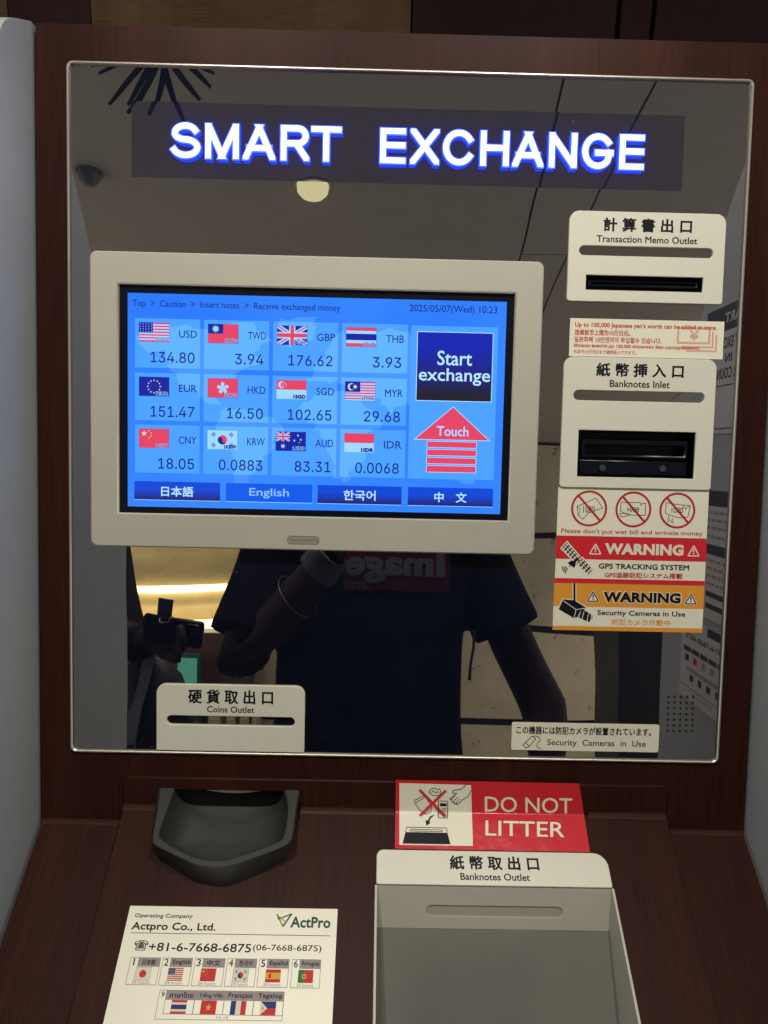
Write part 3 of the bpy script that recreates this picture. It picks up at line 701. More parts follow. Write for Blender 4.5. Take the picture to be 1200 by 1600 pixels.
def sm(pts, k=3):
    out = []
    for i in range(len(pts)-1):
        p0, p1, p2, p3 = (np.array(pts[max(i-1, 0)]), np.array(pts[i]), np.array(pts[i+1]), np.array(pts[min(i+2, len(pts)-1)]))
        for j in range(k):
            t = j/k; out.append(tuple(.5*((2*p1)+(-p0+p2)*t+(2*p0-5*p1+4*p2-p3)*t*t+(-p0+3*p1-3*p2+p3)*t**3)))
    out.append(tuple(pts[-1])); return out
outer, inner_, skirt = sm(outer), sm(inner_), sm(skirt)
def on(pl, pts, off=0): return [pl.pt(*pl.ab(*p), off) for p in pts]
O3 = on(RPL, outer); I3 = on(RPL, inner_)
SK3 = [min((CI.raised(-.001).hit(*p), UP.raised(-.001).hit(*p)), key=lambda h: h[1])[0] for p in skirt]
m = M()
mid = [a*.5+b*.5+np.array([0, 0, 0]) for a, b in zip(O3, SK3)]
O3b = [a+(np.array(s_)-a)*.10 for a, s_ in zip(O3, SK3)]; O3t = [a+(b-a)*.12 for a, b in zip(O3, I3)]
RIMUP = RPL.n*.0006
O3t = [p+RIMUP for p in O3t]; I3t = [b+(a-b)*.12+RIMUP for a, b in zip(O3, I3)]
for q_ in ([SK3, O3b], [O3b, O3], [O3, O3t], [O3t, I3t], [I3t, I3]): m.grid(q_, GREYP, closed=False)
cen = np.mean(I3, axis=0); cen = np.array([cen[0], cen[1]-.003, cen[2]])
down = -RPL.n
full = I3+[RPL.pt(*RPL.ab(*p), 0) for p in ((452, 1212), (446, 1196), (400, 1186), (352, 1184), (300, 1186), (268, 1196), (264, 1212))]
cen = RPL.pt(*RPL.ab(352, 1270), 0)
rings = [full]
for t, dpt in ((.015, .004), (.05, .011), (.11, .018), (.20, .0235), (.32, .0270), (.50, .0290), (.75, .0298)):
    rings.append([p+(cen-p)*t+down*dpt for p in full])
m.grid(rings, GREYP)
cp = cen+down*.030; last = rings[-1]; nb = len(last)
m.add(last+[cp], [(i, (i+1) % nb, nb) for i in range(nb)], GREYP, True)
m.build('coin_scoop', kiosk, 'dark grey plastic coin scoop set into the sloping front')
# cream lip of the chute hanging at the top of the opening
m = M(); LP = P0.raised(-.006); arc = [(303, 1226), (306, 1231), (325, 1235.5), (345, 1238.5), (362, 1239.5), (385, 1239), (405, 1236.5), (424, 1232.5), (426, 1226)]
m.prism(LP, [LP.P(sm(arc))[::-1]], CREAM, -.008, 0, chamfer=.0006); m.build('coin_chute', kiosk, 'cream curved lip inside the top of the coin opening')
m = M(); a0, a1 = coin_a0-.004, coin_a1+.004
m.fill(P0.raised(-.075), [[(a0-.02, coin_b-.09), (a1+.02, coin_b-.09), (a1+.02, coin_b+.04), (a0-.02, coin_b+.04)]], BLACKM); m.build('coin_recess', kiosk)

# ---------------------------------------------------------------- banknote tray
A0 = CI.pt(tx0, tb); A1 = CI.pt(tx1, tb)                     # top edge of the opening
BWP = Plane((0, A0[1], A0[2]), (0, 0, -1))                   # back wall, parallel to the mirror
hb = BWP.ab(770, 1452)[1]
FLs = BWP.pt(0, hb)
fl_end = CI.pt(0, TB)
k_f = .47
for _ in range(40):   # slope of the tray floor that keeps its right side wall straight
    _p = Plane(FLs, (0, -k_f, -1)); k_f += (tx1-_p.hit(968, 1600)[0][0])*-12 if False else (_p.hit(968, 1600)[0][0]-tx1)*12
FL = Plane(FLs, (0, -k_f, -1))
floor_b = -(fl_end[1]-FLs[1])*math.hypot(1, k_f)*.97
m = M()
WT = .0022
for x, xa, xb in ((tx0, tx0-WT, tx0), (tx1, tx1, tx1+WT)):
    m = M(); xi = x+(.0001 if x == tx0 else -.0001)
    m.add([CI.pt(xi, tb, .0013), CI.pt(xi, TB, .0013), FL.pt(xi, floor_b, -.002), FL.pt(xi, .002, -.002)], [(0, 1, 2, 3)], TRAYM)
    m.prism(CI, [[(xa, TB), (xb, TB), (xb, tb), (xa, tb)]], TRAYM, -.002, .0014, chamfer=.0004)
    m.build('tray_side', kiosk, 'left pale metal side of the banknote tray' if x == tx0 else 'right pale metal side of the banknote tray')
m = M(); bwr = (tx0, hb, tx1, 0.0)
slot = BWP.R(665.5, 1413.5, 880, 1431.5); slotl = rr(slot, (slot[3]-slot[1])/2*.99, 8)
m.fill(BWP, [box2(bwr), slotl], TRAYM, 0)
m.add([BWP.pt(*p, 0) for p in slotl]+[BWP.pt(*p, -.0012) for p in slotl], [(i, (i+1) % len(slotl), len(slotl)+(i+1) % len(slotl), len(slotl)+i) for i in range(len(slotl))], TRAYM)
bwall = m.build('tray_back', kiosk, 'upright back plate of the banknote tray')
m = M(); m.fill(BWP, [slotl], plain('smoked_acrylic', (.34, .335, .30), .25, vary=.02), -.0012); m.build('slot_window', bwall)
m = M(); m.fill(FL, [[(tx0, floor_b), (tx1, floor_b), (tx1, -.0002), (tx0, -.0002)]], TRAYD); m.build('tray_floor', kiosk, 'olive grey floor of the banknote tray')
# plate above the tray
BP = CI.raised(.002); r = BP.R(590, 1326.5, 957, 1379.5); a_l = BP.ab(590, 1379)[0]
r = (tx0-.001, BP.ab(770, 1384)[1], tx1+.001, BP.ab(770, 1330)[1])
m = M(); m.prism(CI, [rr(r, (.002, .002, .013, .0065), 8)], CREAM, -.0005, .002, chamfer=.0005); bpl = m.build('banknote_outlet_plate', kiosk, 'cream plate above the banknote tray')
m = M(); m.text(BP, '紙 幣 取 出 口', BP.R(702, 1336.5, 840, 1358.5), INK, .00008, .03); m.build('lettering', bpl)
m = M(); m.text(BP, 'Banknotes Outlet', BP.R(719, 1363.7, 827, 1375), INK, .00008, .017); m.build('lettering', bpl)

# ---------------------------------------------------------------- stickers (stuck on, each a thing)
def sticker(name, pl, outline, mat, label, cat='sticker', group=None, th=.00035):
    c = np.array([pl.pt(*p) for p in outline]).mean(0); rt = root(name, W(c), label, cat, group)
    m = M(); m.prism(pl, [outline], mat, 0, th); m.build('sheet', rt); return rt
SP = P0.raised(-.0006); SP1 = SP.raised(.00035)
st = sticker('amount_notice', SP, box2(SP.R(891, 497, 1132, 556)), PAPER, 'cream strip with small red multilingual print above the banknotes inlet plate')
m = M()
for t, q, bo in (("Up to 100,000 Japanese yen's worth can be added at once.", (898.5, 503, 1120.5, 512.5), .028), ('连续投币上限为10万日元。', (898, 514.3, 985, 523.3), .028), ('일본화폐 10만엔까지 투입할수 있습니다.', (897.6, 525.3, 1033.5, 534.3), .022), ('Можно внести до 100.000 японских йен одновременно.', (897, 536.3, 1094, 543.4), .03), ('日本円10万円分まで連続投入できます。', (897, 546, 994.5, 552.2), .01)):
    m.text(SP1, t, SP1.R(*q), PRED, .00012, bo)
m.build('lettering', st)
m = M(); q = SP1.R(1060, 512.5, 1109, 535.5); m.stroke(SP1, box2(q), .0019, PALE, .00004, True)
for k in (1, 2): 
    e_ = .0034*k; m.stroke(SP1, [(q[0]+e_*1.2, q[1]-e_*1.1), (q[2]+e_, q[1]-e_*1.1), (q[2]+e_, q[3]-e_*.8)], .0017, PALE, .00004)
m.text(SP1, '¥', SP1.R(1078, 516, 1092, 532), PALE, .00005, .03); m.build('banknote_picture', st)
# no wrinkled money
st = sticker('banned_bills_sticker', SP, box2(SP.R(872.3, 761, 1108, 836.5)), PAPER, 'cream sticker with three red no-entry circles over crumpled banknotes')
for cx, cy, kind in ((920.4, 794.5, 0), (989.6, 796, 1), (1058.3, 797.7, 2)):
    m = M(); a, b_ = SP1.ab(cx, cy); pp = lambda x, y: (a+x*PX, b_-y*PX)
    if kind == 0:
        ol = [(-19, -3), (-7, -8), (5, -14), (9, -17), (14, -12), (21, -1), (12, 2), (0, 7), (-9, 17), (-17, 11), (-18, 2)]
        m.stroke(SP1, [pp(*p) for p in ol], 1.0*PX, INK, .00005, True); m.stroke(SP1, [pp(-19, -3), pp(-14, 1), pp(-15, 8), pp(-17, 11)], .8*PX, INK, .00006)
        tq = (-9, -4, 9, 7)
    elif kind == 1:
        ol = [(-20, -11), (10, -11), (12, -6), (14, -10), (19, -10), (19, 9), (-9, 9), (-20, 3)]
        m.stroke(SP1, [pp(*p) for p in ol], 1.0*PX, INK, .00005, True); m.stroke(SP1, [pp(-21, 7), pp(-9, 6), pp(-5, 8), pp(-14, 12), pp(-20, 11)], 1.0*PX, INK, .00005, True)
        m.stroke(SP1, [pp(-11, 0), pp(10, 0)], .8*PX, INK, .00007); tq = (-9, -4, 9, 4)
    else:
        ol = [(-18, -12), (-5, -10), (8, -9), (20, -8), (17, 10), (2, 11), (-10, 8), (-19, 5)]
        m.stroke(SP1, [pp(*p) for p in ol], 1.0*PX, INK, .00005, True)
        for x, y, s_ in ((-13, 14, 4), (-7, 17, 3)): m.stroke(SP1, [pp(x, y-s_*1.6), pp(x+s_*.5, y+s_*.4), pp(x, y+s_), pp(x-s_*.5, y+s_*.4)], .9*PX, INK, .00006, True)
        m.stroke(SP1, [pp(8, -9), pp(9, -4), pp(11, -7), pp(13, -2), pp(16, -6), pp(19, -7)], .8*PX, INK, .00006); tq = (-9, -5, 9, 4)
    m.text(SP1, '1000', (a+tq[0]*PX, b_-tq[3]*PX, a+tq[2]*PX, b_-tq[1]*PX), INK, .00006, .005)
    m.stroke(SP1, circ(a, b_, 26.7*PX, 48), 3.4*PX, DRED, .00010, True); m.stroke(SP1, [pp(-17.5, -20), pp(18, 19)], 3.4*PX, DRED, .00013)
    m.build('prohibition_mark', st)
m = M(); m.text(SP1, "Please don't put wet bill and wrinkle money", SP1.R(877, 825.3, 1098.5, 834.6), DRED, .0001, .012); m.build('lettering', st)
def warn_tri(m, x0, y0, x1, y1, line, fill=None, halo=None):
    a0, b0, a1, b1 = SP1.R(x0, y0, x1, y1); w = a1-a0; tri = []
    C_ = [(a0+w*.5, b1), (a0, b0), (a1, b0)]
    for i in range(3):
        p, c, q = np.array(C_[i-1]), np.array(C_[i]), np.array(C_[(i+1) % 3]); u = (p-c)/np.linalg.norm(p-c); v = (q-c)/np.linalg.norm(q-c); e_ = w*.14
        tri += [tuple(c+u*e_), tuple(c+(u+v)*e_*.28), tuple(c+v*e_)]
    tri = inset(tri, .9*PX)
    if halo: m.stroke(SP1, tri, 3.6*PX, halo, .00012, True); m.fill(SP1, [tri], halo, .00013)
    m.stroke(SP1, tri, 1.8*PX, line, .00016, True)
    h = b1-b0; cx = a0+w*.5
    m.stroke(SP1, [(cx, b0+h*.66), (cx, b0+h*.36)], w*.10, line, .00017); m.fill(SP1, [circ(cx, b0+h*.24, w*.06, 10)], line, .00017)
# gps
o_ = SP.R(869.3, 836.8, 1104.5, 910.3)
st = sticker('gps_sticker', SP, [(o_[0], o_[1]), (o_[2], o_[1]), (o_[2], o_[3]-.003), (o_[2]-.003, o_[3]), (o_[0], o_[3])], PAPER, 'red and cream warning sticker with a black satellite symbol', )
m = M(); m.fill(SP1, [[(o_[0], SP1.ab(869, 873)[1]), (o_[2], SP1.ab(869, 873)[1]), (o_[2], o_[3]-.003), (o_[2]-.003, o_[3]), (o_[0], o_[3])]], RED, .00003)
m.fill(SP1, [[(o_[0], o_[1]), (o_[2], o_[1]), (o_[2], SP1.ab(866, 903)[1]), (o_[0], SP1.ab(866, 903)[1])]], RED, .00003); m.build('red_band', st)
m = M(); m.text(SP1, 'WARNING', SP1.R(946, 848.5, 1068.5, 866), PAPER, .00015, .05); warn_tri(m, 920.4, 847.7, 941, 866.2, PAPER); warn_tri(m, 1074, 850.7, 1094.6, 869.3, PAPER)
m.text(SP1, 'GPS TRACKING SYSTEM', SP1.R(935.6, 880, 1077, 888.6), INK, .0001, .03); m.text(SP1, 'GPS追跡防犯システム搭載', SP1.R(944.8, 893.7, 1066.5, 902.5), DRED, .0001, .028); m.build('lettering', st)
Z = lambda X, Y: SP1.ab(860+X*.20833, 755+Y*.20833)
m = M()
p1 = [Z(125, 443), Z(212, 545), Z(172, 577), Z(84, 487)]; p2 = [Z(238, 560), Z(318, 650), Z(280, 688), Z(198, 600)]
for p in (p1, p2): m.fill(SP1, [inset(p, -.0011)], PAPER, .00008); m.fill(SP1, [p], INK, .00014)
m.stroke(SP1, [Z(205, 560), Z(165, 600)], 5.5*PX, INK, .00015); m.stroke(SP1, [Z(165, 520), Z(235, 610)], 2*PX, INK, .00013)
for p, nx in ((p1, 5), (p2, 4)):
    A, B, C_, D = map(np.array, p)
    for i in range(nx):
        for j in range(3):
            q = lambda u, v: tuple(A+(B-A)*u+(D-A)*v); u0, u1, v0, v1 = (i+.22)/nx, (i+.85)/nx, (j+.2)/3, (j+.85)/3
            m.fill(SP1, [[q(u0, v0), q(u1, v0), q(u1, v1), q(u0, v1)]], PAPER, .0002)
m.fill(SP1, [[Z(130, 600), Z(150, 582), Z(170, 578), Z(190, 585), Z(188, 615), Z(178, 635)]], INK, .00016); m.stroke(SP1, [Z(160, 605), Z(140, 628)], 1.2*PX, INK, .00016)
for r1 in (22, 36, 50):
    m.stroke(SP1, [Z(138+r1*math.cos(math.radians(t)), 625-r1*math.sin(math.radians(t))) for t in range(178, 262, 14)], 1.5*PX, INK, .00016)
m.build('satellite_picture', st)
# cameras in use, orange
o_ = SP.R(866, 910.6, 1100.8, 984)
st = sticker('camera_sticker', SP, box2(o_), PAPER, 'orange and cream warning sticker with a black security camera picture')
m = M(); m.fill(SP1, [[(o_[0], SP1.ab(866, 947)[1]), (o_[2], SP1.ab(866, 947)[1]), (o_[2], o_[3]), (o_[0], o_[3])]], ORANGE, .00003)
m.fill(SP1, [[(o_[0], o_[1]), (o_[2], o_[1]), (o_[2], SP1.ab(866, 977.5)[1]), (o_[0], SP1.ab(866, 977.5)[1])]], ORANGE, .00003); m.build('orange_band', st)
m = M(); m.text(SP1, 'WARNING', SP1.R(942, 923, 1065.5, 942), PAPER, .0001, .080); m.text(SP1, 'WARNING', SP1.R(943.5, 924.3, 1064, 940.8), INK, .00016, .05)
warn_tri(m, 917, 922.3, 937.3, 940.2, INK, halo=PAPER); warn_tri(m, 1069.8, 926, 1090, 944.2, INK, halo=PAPER)
m.text(SP1, 'Security Cameras in Use', SP1.R(933.5, 953, 1071, 963.3), INK, .0001, .025); m.text(SP1, '防犯カメラ作動中', SP1.R(956, 967, 1047.5, 976.5), ORANGE, .0001, .02); m.build('lettering', st)
m = M(); m.stroke(SP1, [Z(180, 748), Z(180, 885)], 6*PX, PAPER, .00008); m.stroke(SP1, [Z(180, 748), Z(180, 885)], 3.4*PX, INK, .00014)
body = [Z(62, 945), Z(95, 870), Z(178, 878), Z(268, 933), Z(252, 950), Z(215, 960), Z(205, 1003), Z(172, 1010)]
m.fill(SP1, [inset(body, -.0010)], PAPER, .00009); m.fill(SP1, [body], INK, .00015); m.stroke(SP1, [Z(96, 880), Z(192, 948), Z(266, 936)], 1*PX, PAPER, .0002); m.stroke(SP1, [Z(192, 948), Z(178, 1005)], 1*PX, PAPER, .0002)
ln = [Z(215, 960), Z(248, 950), Z(312, 985), Z(316, 1010), Z(290, 1042), Z(240, 1020), Z(208, 1005)]; m.fill(SP1, [inset(ln, -.0008)], PAPER, .0001); m.fill(SP1, [ln], INK, .00016)
a, b_ = Z(292, 1010); m.stroke(SP1, [(a+.0026*math.cos(t)*.7+.0012*math.sin(t)*.4, b_+.0050*math.sin(t)) for t in np.linspace(0, 6.28, 20)], 1*PX, PAPER, .00022, True)
m.stroke(SP1, [Z(228, 958), Z(213, 1008)], 1*PX, PAPER, .0002); m.stroke(SP1, [Z(252, 962), Z(236, 1018)], 1*PX, PAPER, .0002)
m.build('camera_picture', st)
# small white security sticker
o_ = SP.R(800, 1128, 1030.5, 1171.3)
st = sticker('security_camera_label', SP, rr(o_, .002, 4), PAPER, 'small white label with a line-drawn camera at the foot of the mirror', cat='label')
m = M(); m.text(SP1, 'この機器には防犯カメラが設置されています。', SP1.R(807, 1134, 1018, 1146.5), INK, .0001, .028); m.text(SP1, 'Security  Cameras  in  Use', SP1.R(855, 1154.8, 1009.5, 1167), INK, .0001, .008); m.build('lettering', st)
Y_ = lambda X, Y: SP1.ab(780+X*.35, 960+Y*.35)
m = M(); m.stroke(SP1, [Y_(118, 572), Y_(147, 543), Y_(163, 556), Y_(134, 590)], 1.1*PX, INK, .0001, True); m.stroke(SP1, [Y_(118, 572), Y_(106, 583), Y_(120, 597), Y_(134, 590)], 1.1*PX, INK, .0001)
m.stroke(SP1, sm([Y_(150, 546), Y_(165, 543), Y_(180, 552), Y_(182, 565), Y_(170, 577), Y_(170, 590), Y_(178, 597), Y_(188, 598)], 3), 1.1*PX, INK, .0001); m.build('camera_picture', st)

# DO NOT LITTER, folded over the crease
VINYL, nt, b, o = nm('red_vinyl'); mp = mapped(nt, (1, 1, 1)); n1 = noise(nt, mp, 22, 3, .6); r1 = ramp(nt, noise(nt, mp, 6, 3).outputs['Fac'], [(.3, (.52, .018, .030)), (.7, (.60, .026, .042))])
nt.links.new(r1.outputs[0], b.inputs['Base Color']); b.inputs['Roughness'].default_value = .22; b.inputs['Specular IOR Level'].default_value = .5; bump(nt, n1.outputs['Fac'], b, .35, .004)
class Fold:
    n = np.array([0, 0, -1.0])
    def hitb(s, px, py, off):
        return min((UP.raised(off).hit(px, py), CI.raised(off).hit(px, py)), key=lambda h: h[1])[0]
    def pt(s, a, b, off=0): return s.hitb(a, -b, off)
    def ab(s, px, py): return (px, -py)
    def R(s, x0, y0, x1, y1): return (x0, -y1, x1, -y0)
FD = Fold()
def foldfill(m, quad, mat, off, ny=24, nx=16):  # quad of photo corners tl,tr,br,bl as a fine sheet on the folded surface
    tl, tr, br, bl = map(np.array, quad); V = []
    for j in range(ny+1):
        l = tl+(bl-tl)*j/ny; r = tr+(br-tr)*j/ny
        for i in range(nx+1): p = l+(r-l)*i/nx; V.append(FD.hitb(p[0], p[1], off))
    m.add(V, [(j*(nx+1)+i, (j+1)*(nx+1)+i, (j+1)*(nx+1)+i+1, j*(nx+1)+i+1) for j in range(ny) for i in range(nx)], mat, True)
ctr = FD.hitb(770, 1270, 0)
st = root('litter_sticker', W(ctr), 'bright red sticker folded over the crease above the banknotes outlet plate', 'sticker')
m = M(); foldfill(m, [(618.6, 1218.4), (904, 1224), (915, 1262), (921.5, 1334)][0:1]+[(905, 1224.2), (921.8, 1331.5), (617, 1325.8)], VINYL, .0003, 60)
m.build('sheet', st)
m = M(); foldfill(m, [(624, 1223.5), (736, 1226.7), (739, 1321.8), (624, 1320)], PAPER, .0005, 40); m.build('picture_square', st)
Q = lambda X, Y: FD.ab(600+.3*X, 1210+.3*Y)
m = M()
class Slant:
    n = FD.n
    def __init__(s, x0, k): s.x0, s.k = x0, k
    def pt(s, a, b, off=0): return FD.hitb(a, -b+s.k*(a-s.x0), off)
def slt(m, st_, x0, x1, y0, y1, k, mat, bold, fn, off):
    m.text(Slant(x0, k), st_, (x0, -y1, x1, -y0), mat, off, bold, fn)
slt(m, 'DO NOT', 757.5, 894, 1244.3, 1268.5, .022, PAPER, .006, None, .0006); slt(m, 'LITTER', 758.5, 882, 1282, 1305.5, .022, PAPER, .006, None, .0006)
m.build('lettering', st)
m = M(); o2 = .0007
m.fill(FD, [[Q(97, 360), Q(112, 300), Q(330, 304), Q(347, 364)]], INK, o2)
m.stroke(FD, [Q(112, 300), Q(118, 275), Q(325, 279), Q(330, 304)], 1.0, INK, o2); m.stroke(FD, [Q(140, 286), Q(300, 289), Q(305, 293), Q(300, 298), Q(140, 295), Q(135, 290)], 1.0, INK, o2, True)
m.stroke(FD, [Q(160, 135), Q(205, 112), Q(225, 130), Q(250, 175), Q(240, 200), Q(218, 208), Q(190, 190), Q(160, 150)], 1.0, INK, o2, True)
m.stroke(FD, [Q(165, 148), Q(208, 122)], 1.0, INK, o2)
m.stroke(FD, [Q(233, 95), Q(245, 75), Q(262, 70), Q(275, 78), Q(290, 75), Q(297, 92), Q(290, 108), Q(270, 112), Q(250, 108)], 1.0, INK, o2, True); m.stroke(FD, [Q(245, 95), Q(258, 85), Q(268, 97), Q(280, 88), Q(285, 100)], .9, INK, o2)
m.stroke(FD, [Q(284, 138), Q(332, 140), Q(331, 228), Q(284, 225)], 1.0, INK, o2, True); m.fill(FD, [[Q(292, 150), Q(326, 151), Q(326, 166), Q(292, 165)]], INK, o2)
for k in range(6): m.stroke(FD, [Q(300, 176+k*8), Q(324, 177+k*8)], .8, INK, o2)
m.fill(FD, [[Q(262, 210), Q(240, 218), Q(228, 240), Q(217, 236), Q(220, 268), Q(243, 252), Q(236, 246), Q(246, 226), Q(262, 214)]], INK, o2)
m.stroke(FD, [Q(428, 54), Q(402, 78), Q(372, 80), Q(356, 88), Q(358, 98), Q(380, 98), Q(342, 126), Q(348, 133), Q(355, 130), Q(352, 140), Q(360, 146), Q(366, 142), Q(364, 152), Q(374, 154), Q(378, 150), Q(378, 157), Q(386, 156), Q(412, 130), Q(436, 118), Q(454, 82)], 1.1, INK, o2)
for x, y in ((352, 130), (362, 140), (374, 150)): m.stroke(FD, [Q(x, y), Q(x+22, y-22)], .9, INK, o2)
m.build('litter_picture', st)
m = M()
for p in ((185, 80, 322, 220), (323, 84, 186, 215)): m.stroke(FD, [Q(p[0], p[1]), Q((p[0]+p[2])/2, (p[1]+p[3])/2), Q(p[2], p[3])], 4.0, RED, .0009+.0001*(p[0] > 200))
m.build('cross_mark', st)

# contact notice
o_ = (CI.ab(203, 1415)[0], CI.ab(203, 1700)[1], CI.ab(527.7, 1419)[0], CI.ab(203, 1415)[1])
o_ = (o_[0]+.0005, o_[1], o_[2], o_[3]-.0002)
st = sticker('contact_notice', CI, box2(o_), PAPER, 'cream company contact notice with a phone number and rows of small flags', cat='notice')
NP = CI.raised(.00035)
m = M(); m.text(NP, 'Operating Company', NP.R(211.7, 1427, 302, 1435), INK, .0001, .02); m.text(NP, 'Actpro Co., Ltd.', NP.R(207.5, 1440.5, 338.5, 1456), INK, .0001, .025)
la, lb = NP.ab(204.5, 1457.5), NP.ab(515.7, 1462); m.stroke(NP, [la, (lb[0], la[1])], .8*PX, INK, .0001)
m.text(NP, '+81-6-7668-6875', NP.R(234, 1472.5, 393.5, 1486), INK, .0001, .014); m.text(NP, '(06-7668-6875)', NP.R(396, 1475.5, 502.7, 1488), INK, .0001, .008)
m.text(NP, '☎', NP.R(211.5, 1469, 233, 1485), INK, .0001, .02); m.build('lettering', st)
m = M(); m.text(NP, 'ActPro', NP.R(455, 1432, 517, 1449.5), GREEN, .0001, .03); G = lambda X, Y: NP.ab(160+X/3, 1400+Y/3)
m.stroke(NP, [G(819, 85), G(846, 143)], 2.2*PX, LIME, .0001); m.stroke(NP, [G(846, 143), G(888, 84)], 2.2*PX, GREEN, .00012); m.stroke(NP, [G(888, 84), G(826, 108), G(819, 85)], 1.6*PX, GREEN, .00014); m.stroke(NP, [G(822, 92), G(862, 124)], 1.6*PX, LIME, .00016)
m.build('logo', st)
def cell(m, x0, y0, x1, hy, y1, num, name, fk, foot, xb0, xb1, lv=.00005):
    r = NP.R(x0, y0, x1, y1); hb_ = NP.ab(x0, hy)[1]; w = r[2]-r[0]
    m.stroke(NP, box2(r), .8*PX, GREYI, lv, True); na = r[0]+(w*.26 if num else 0)
    m.fill(NP, [[(na, hb_), (r[2], hb_), (r[2], r[3]), (na, r[3])]], GREYI, lv+.00003)
    hh = r[3]-hb_
    if num: m.text(NP, num, (r[0]+w*(.10 if num == '1' else .06), hb_+hh*.12, r[0]+w*(.15 if num == '1' else .20), hb_+hh*.92), INK, lv+.00008, .01)
    if name: m.text(NP, name, (na+(r[2]-na)*(.12 if len(name) > 3 else .2), hb_+hh*.2, r[2]-(r[2]-na)*(.06 if len(name) > 3 else .2), hb_+hh*.82), INK, lv+.00008, .022)
    bh = hb_-r[1]; ft = .3 if foot else .05
    fw_, fh_ = .0128, .0098; cx = (r[0]+r[2])/2; cy = hb_-bh*(.40 if foot else .5)
    if fk:
        flag(m, NP, (cx-fw_/2, cy-fh_/2, cx+fw_/2, cy+fh_/2), fk, lv+.00005, FR, FB, FW, FY, FG, INK, .00003)
        if fk in ('jp', 'kr'): m.stroke(NP, box2((cx-fw_/2, cy-fh_/2, cx+fw_/2, cy+fh_/2)), .5*PX, GREYI, lv+.0001, True)
    if foot: m.text(NP, foot, (r[0]+w*.2, r[1]+bh*.05, r[2]-w*.22, r[1]+bh*.22), GREYI, lv+.00008, .004)
for (x0, x1), n_, t, fk in zip(((205.2, 251.5), (255.5, 301.5), (305.8, 352.3), (356.2, 401.8), (406, 452.3), (457.3, 501.5)), '123456', ('日本語', 'English', '中文', '한국어', 'Español', 'Portugues'), ('jp', 'us', 'cn', 'kr', 'es', 'pt')):
    m = M(); cell(m, x0, 1496+(x0-205)*.012, x1, 1510+(x0-205)*.014, 1538.5+(x0-205)*.02, n_, t, fk, '24 hours', 0, 0); m.build('language_cell', st, 'flag cell numbered '+n_)
m = M(); r = NP.R(250.5, 1547, 444.5, 1592.5); m.stroke(NP, box2(r), .8*PX, GREYI, .00004, True)
m.text(NP, '9', NP.R(253, 1549, 258, 1558.5), INK, .0001, .01); m.text(NP, '10-18', NP.R(338, 1587.5, 357, 1592), GREYI, .0001, .004); m.build('table_frame', st)
for (x0, x1), t, fk in zip(((261, 306.5), (306.7, 352.3), (352.4, 398.2), (398.4, 444.5)), ('ภาษาไทย', 'Tiếng Việt', 'Français', 'Tagalog'), ('th', 'vn', 'fr', 'ph')):
    m = M(); cell(m, x0, 1547+(x0-251)*.015, x1, 1562+(x0-251)*.015, 1584+(x0-251)*.018, None, t, fk, None, 0, 0, .00012); m.build('language_cell', st, 'flag cell headed '+t)

# ---------------------------------------------------------------- partitions beside the machine
def partition(x0, x1, prof, label):
    rt = root('side_partition', W(np.array([(x0+x1)/2, .2, -.1])), label, 'partition', 'grey side partitions')
    m = M(); n = len(prof)
    V = [(x0, y, -z) for z, y in prof]+[(x1, y, -z) for z, y in prof]
    m.add(V, [tuple(range(n)), tuple(range(2*n-1, n-1, -1))]+[(i, n+i, n+(i+1) % n, (i+1) % n) for i in range(n)], PART)
    m.build('board', rt, recalc=True); return rt
arcL = [(-.30, -.362), (0, -.362), (.02, -.353), (.045, -.340), (.060, -.322), (.082, -.275), (.144, -.194), (.195, -.11), (.236, -.03), (.260, .05), (.269, .14), (.269, .43), (.25, 1.15), (-.30, 1.15)]
arcR = [(-.30, -.350), (.005, -.350), (.03, -.340), (.05, -.32), (.072, -.289), (.114, -.241), (.157, -.164), (.190, -.10), (.214, -.05), (.235, .04), (.243, .2), (.240, .41), (.225, 1.15), (-.30, 1.15)]
arcL = sm(arcL[1:12], 3); arcL = [(-.30, -.362)]+arcL+[(.25, 1.15), (-.30, 1.15)]
arcR = sm(arcR[1:12], 3); arcR = [(-.30, -.350)]+arcR+[(.225, 1.15), (-.30, 1.15)]
partition(-.375, -.3525, arcL, 'plain grey partition board with a rounded top on the left side of the machine')
partition(.3525, .375, arcR, 'grey partition board on the right side of the machine, papered with notices')
SR = MirrorSide((.3520, 0, 0), (-1, 0, 0), (0, 0, 1)); SR.up = np.array([0, -1.0, 0])
def sheet(name, rng, label, draw, cat='notice', tiltd=0):
    z0, z1, y0, y1 = rng    # z toward viewer from..to, y top..bottom ; reading left edge is the deeper... right wall: left = nearer the viewer
    c = np.array([.3515, (y0+y1)/2, -(z0+z1)/2]); rt = root(name, W(c), label, cat)
    pl = Plane((.3520, y1, -z0), (-1, 0, 0), (0, 0, -1)); pl.up = np.array([0, -1.0, 0])
    w, h = z1-z0, y1-y0
    m = M(); m.prism(pl, [box2((0, 0, w, h))], PAPER2, 0, .0004); m.build('sheet', rt); m = M(); draw(m, pl.raised(.0004), w, h); m.build('print', rt)
PAPER2 = plain('white_paper', (.46, .47, .50), .5, vary=.02)
PINK_ = ink('faded_black', (.045, .045, .055))
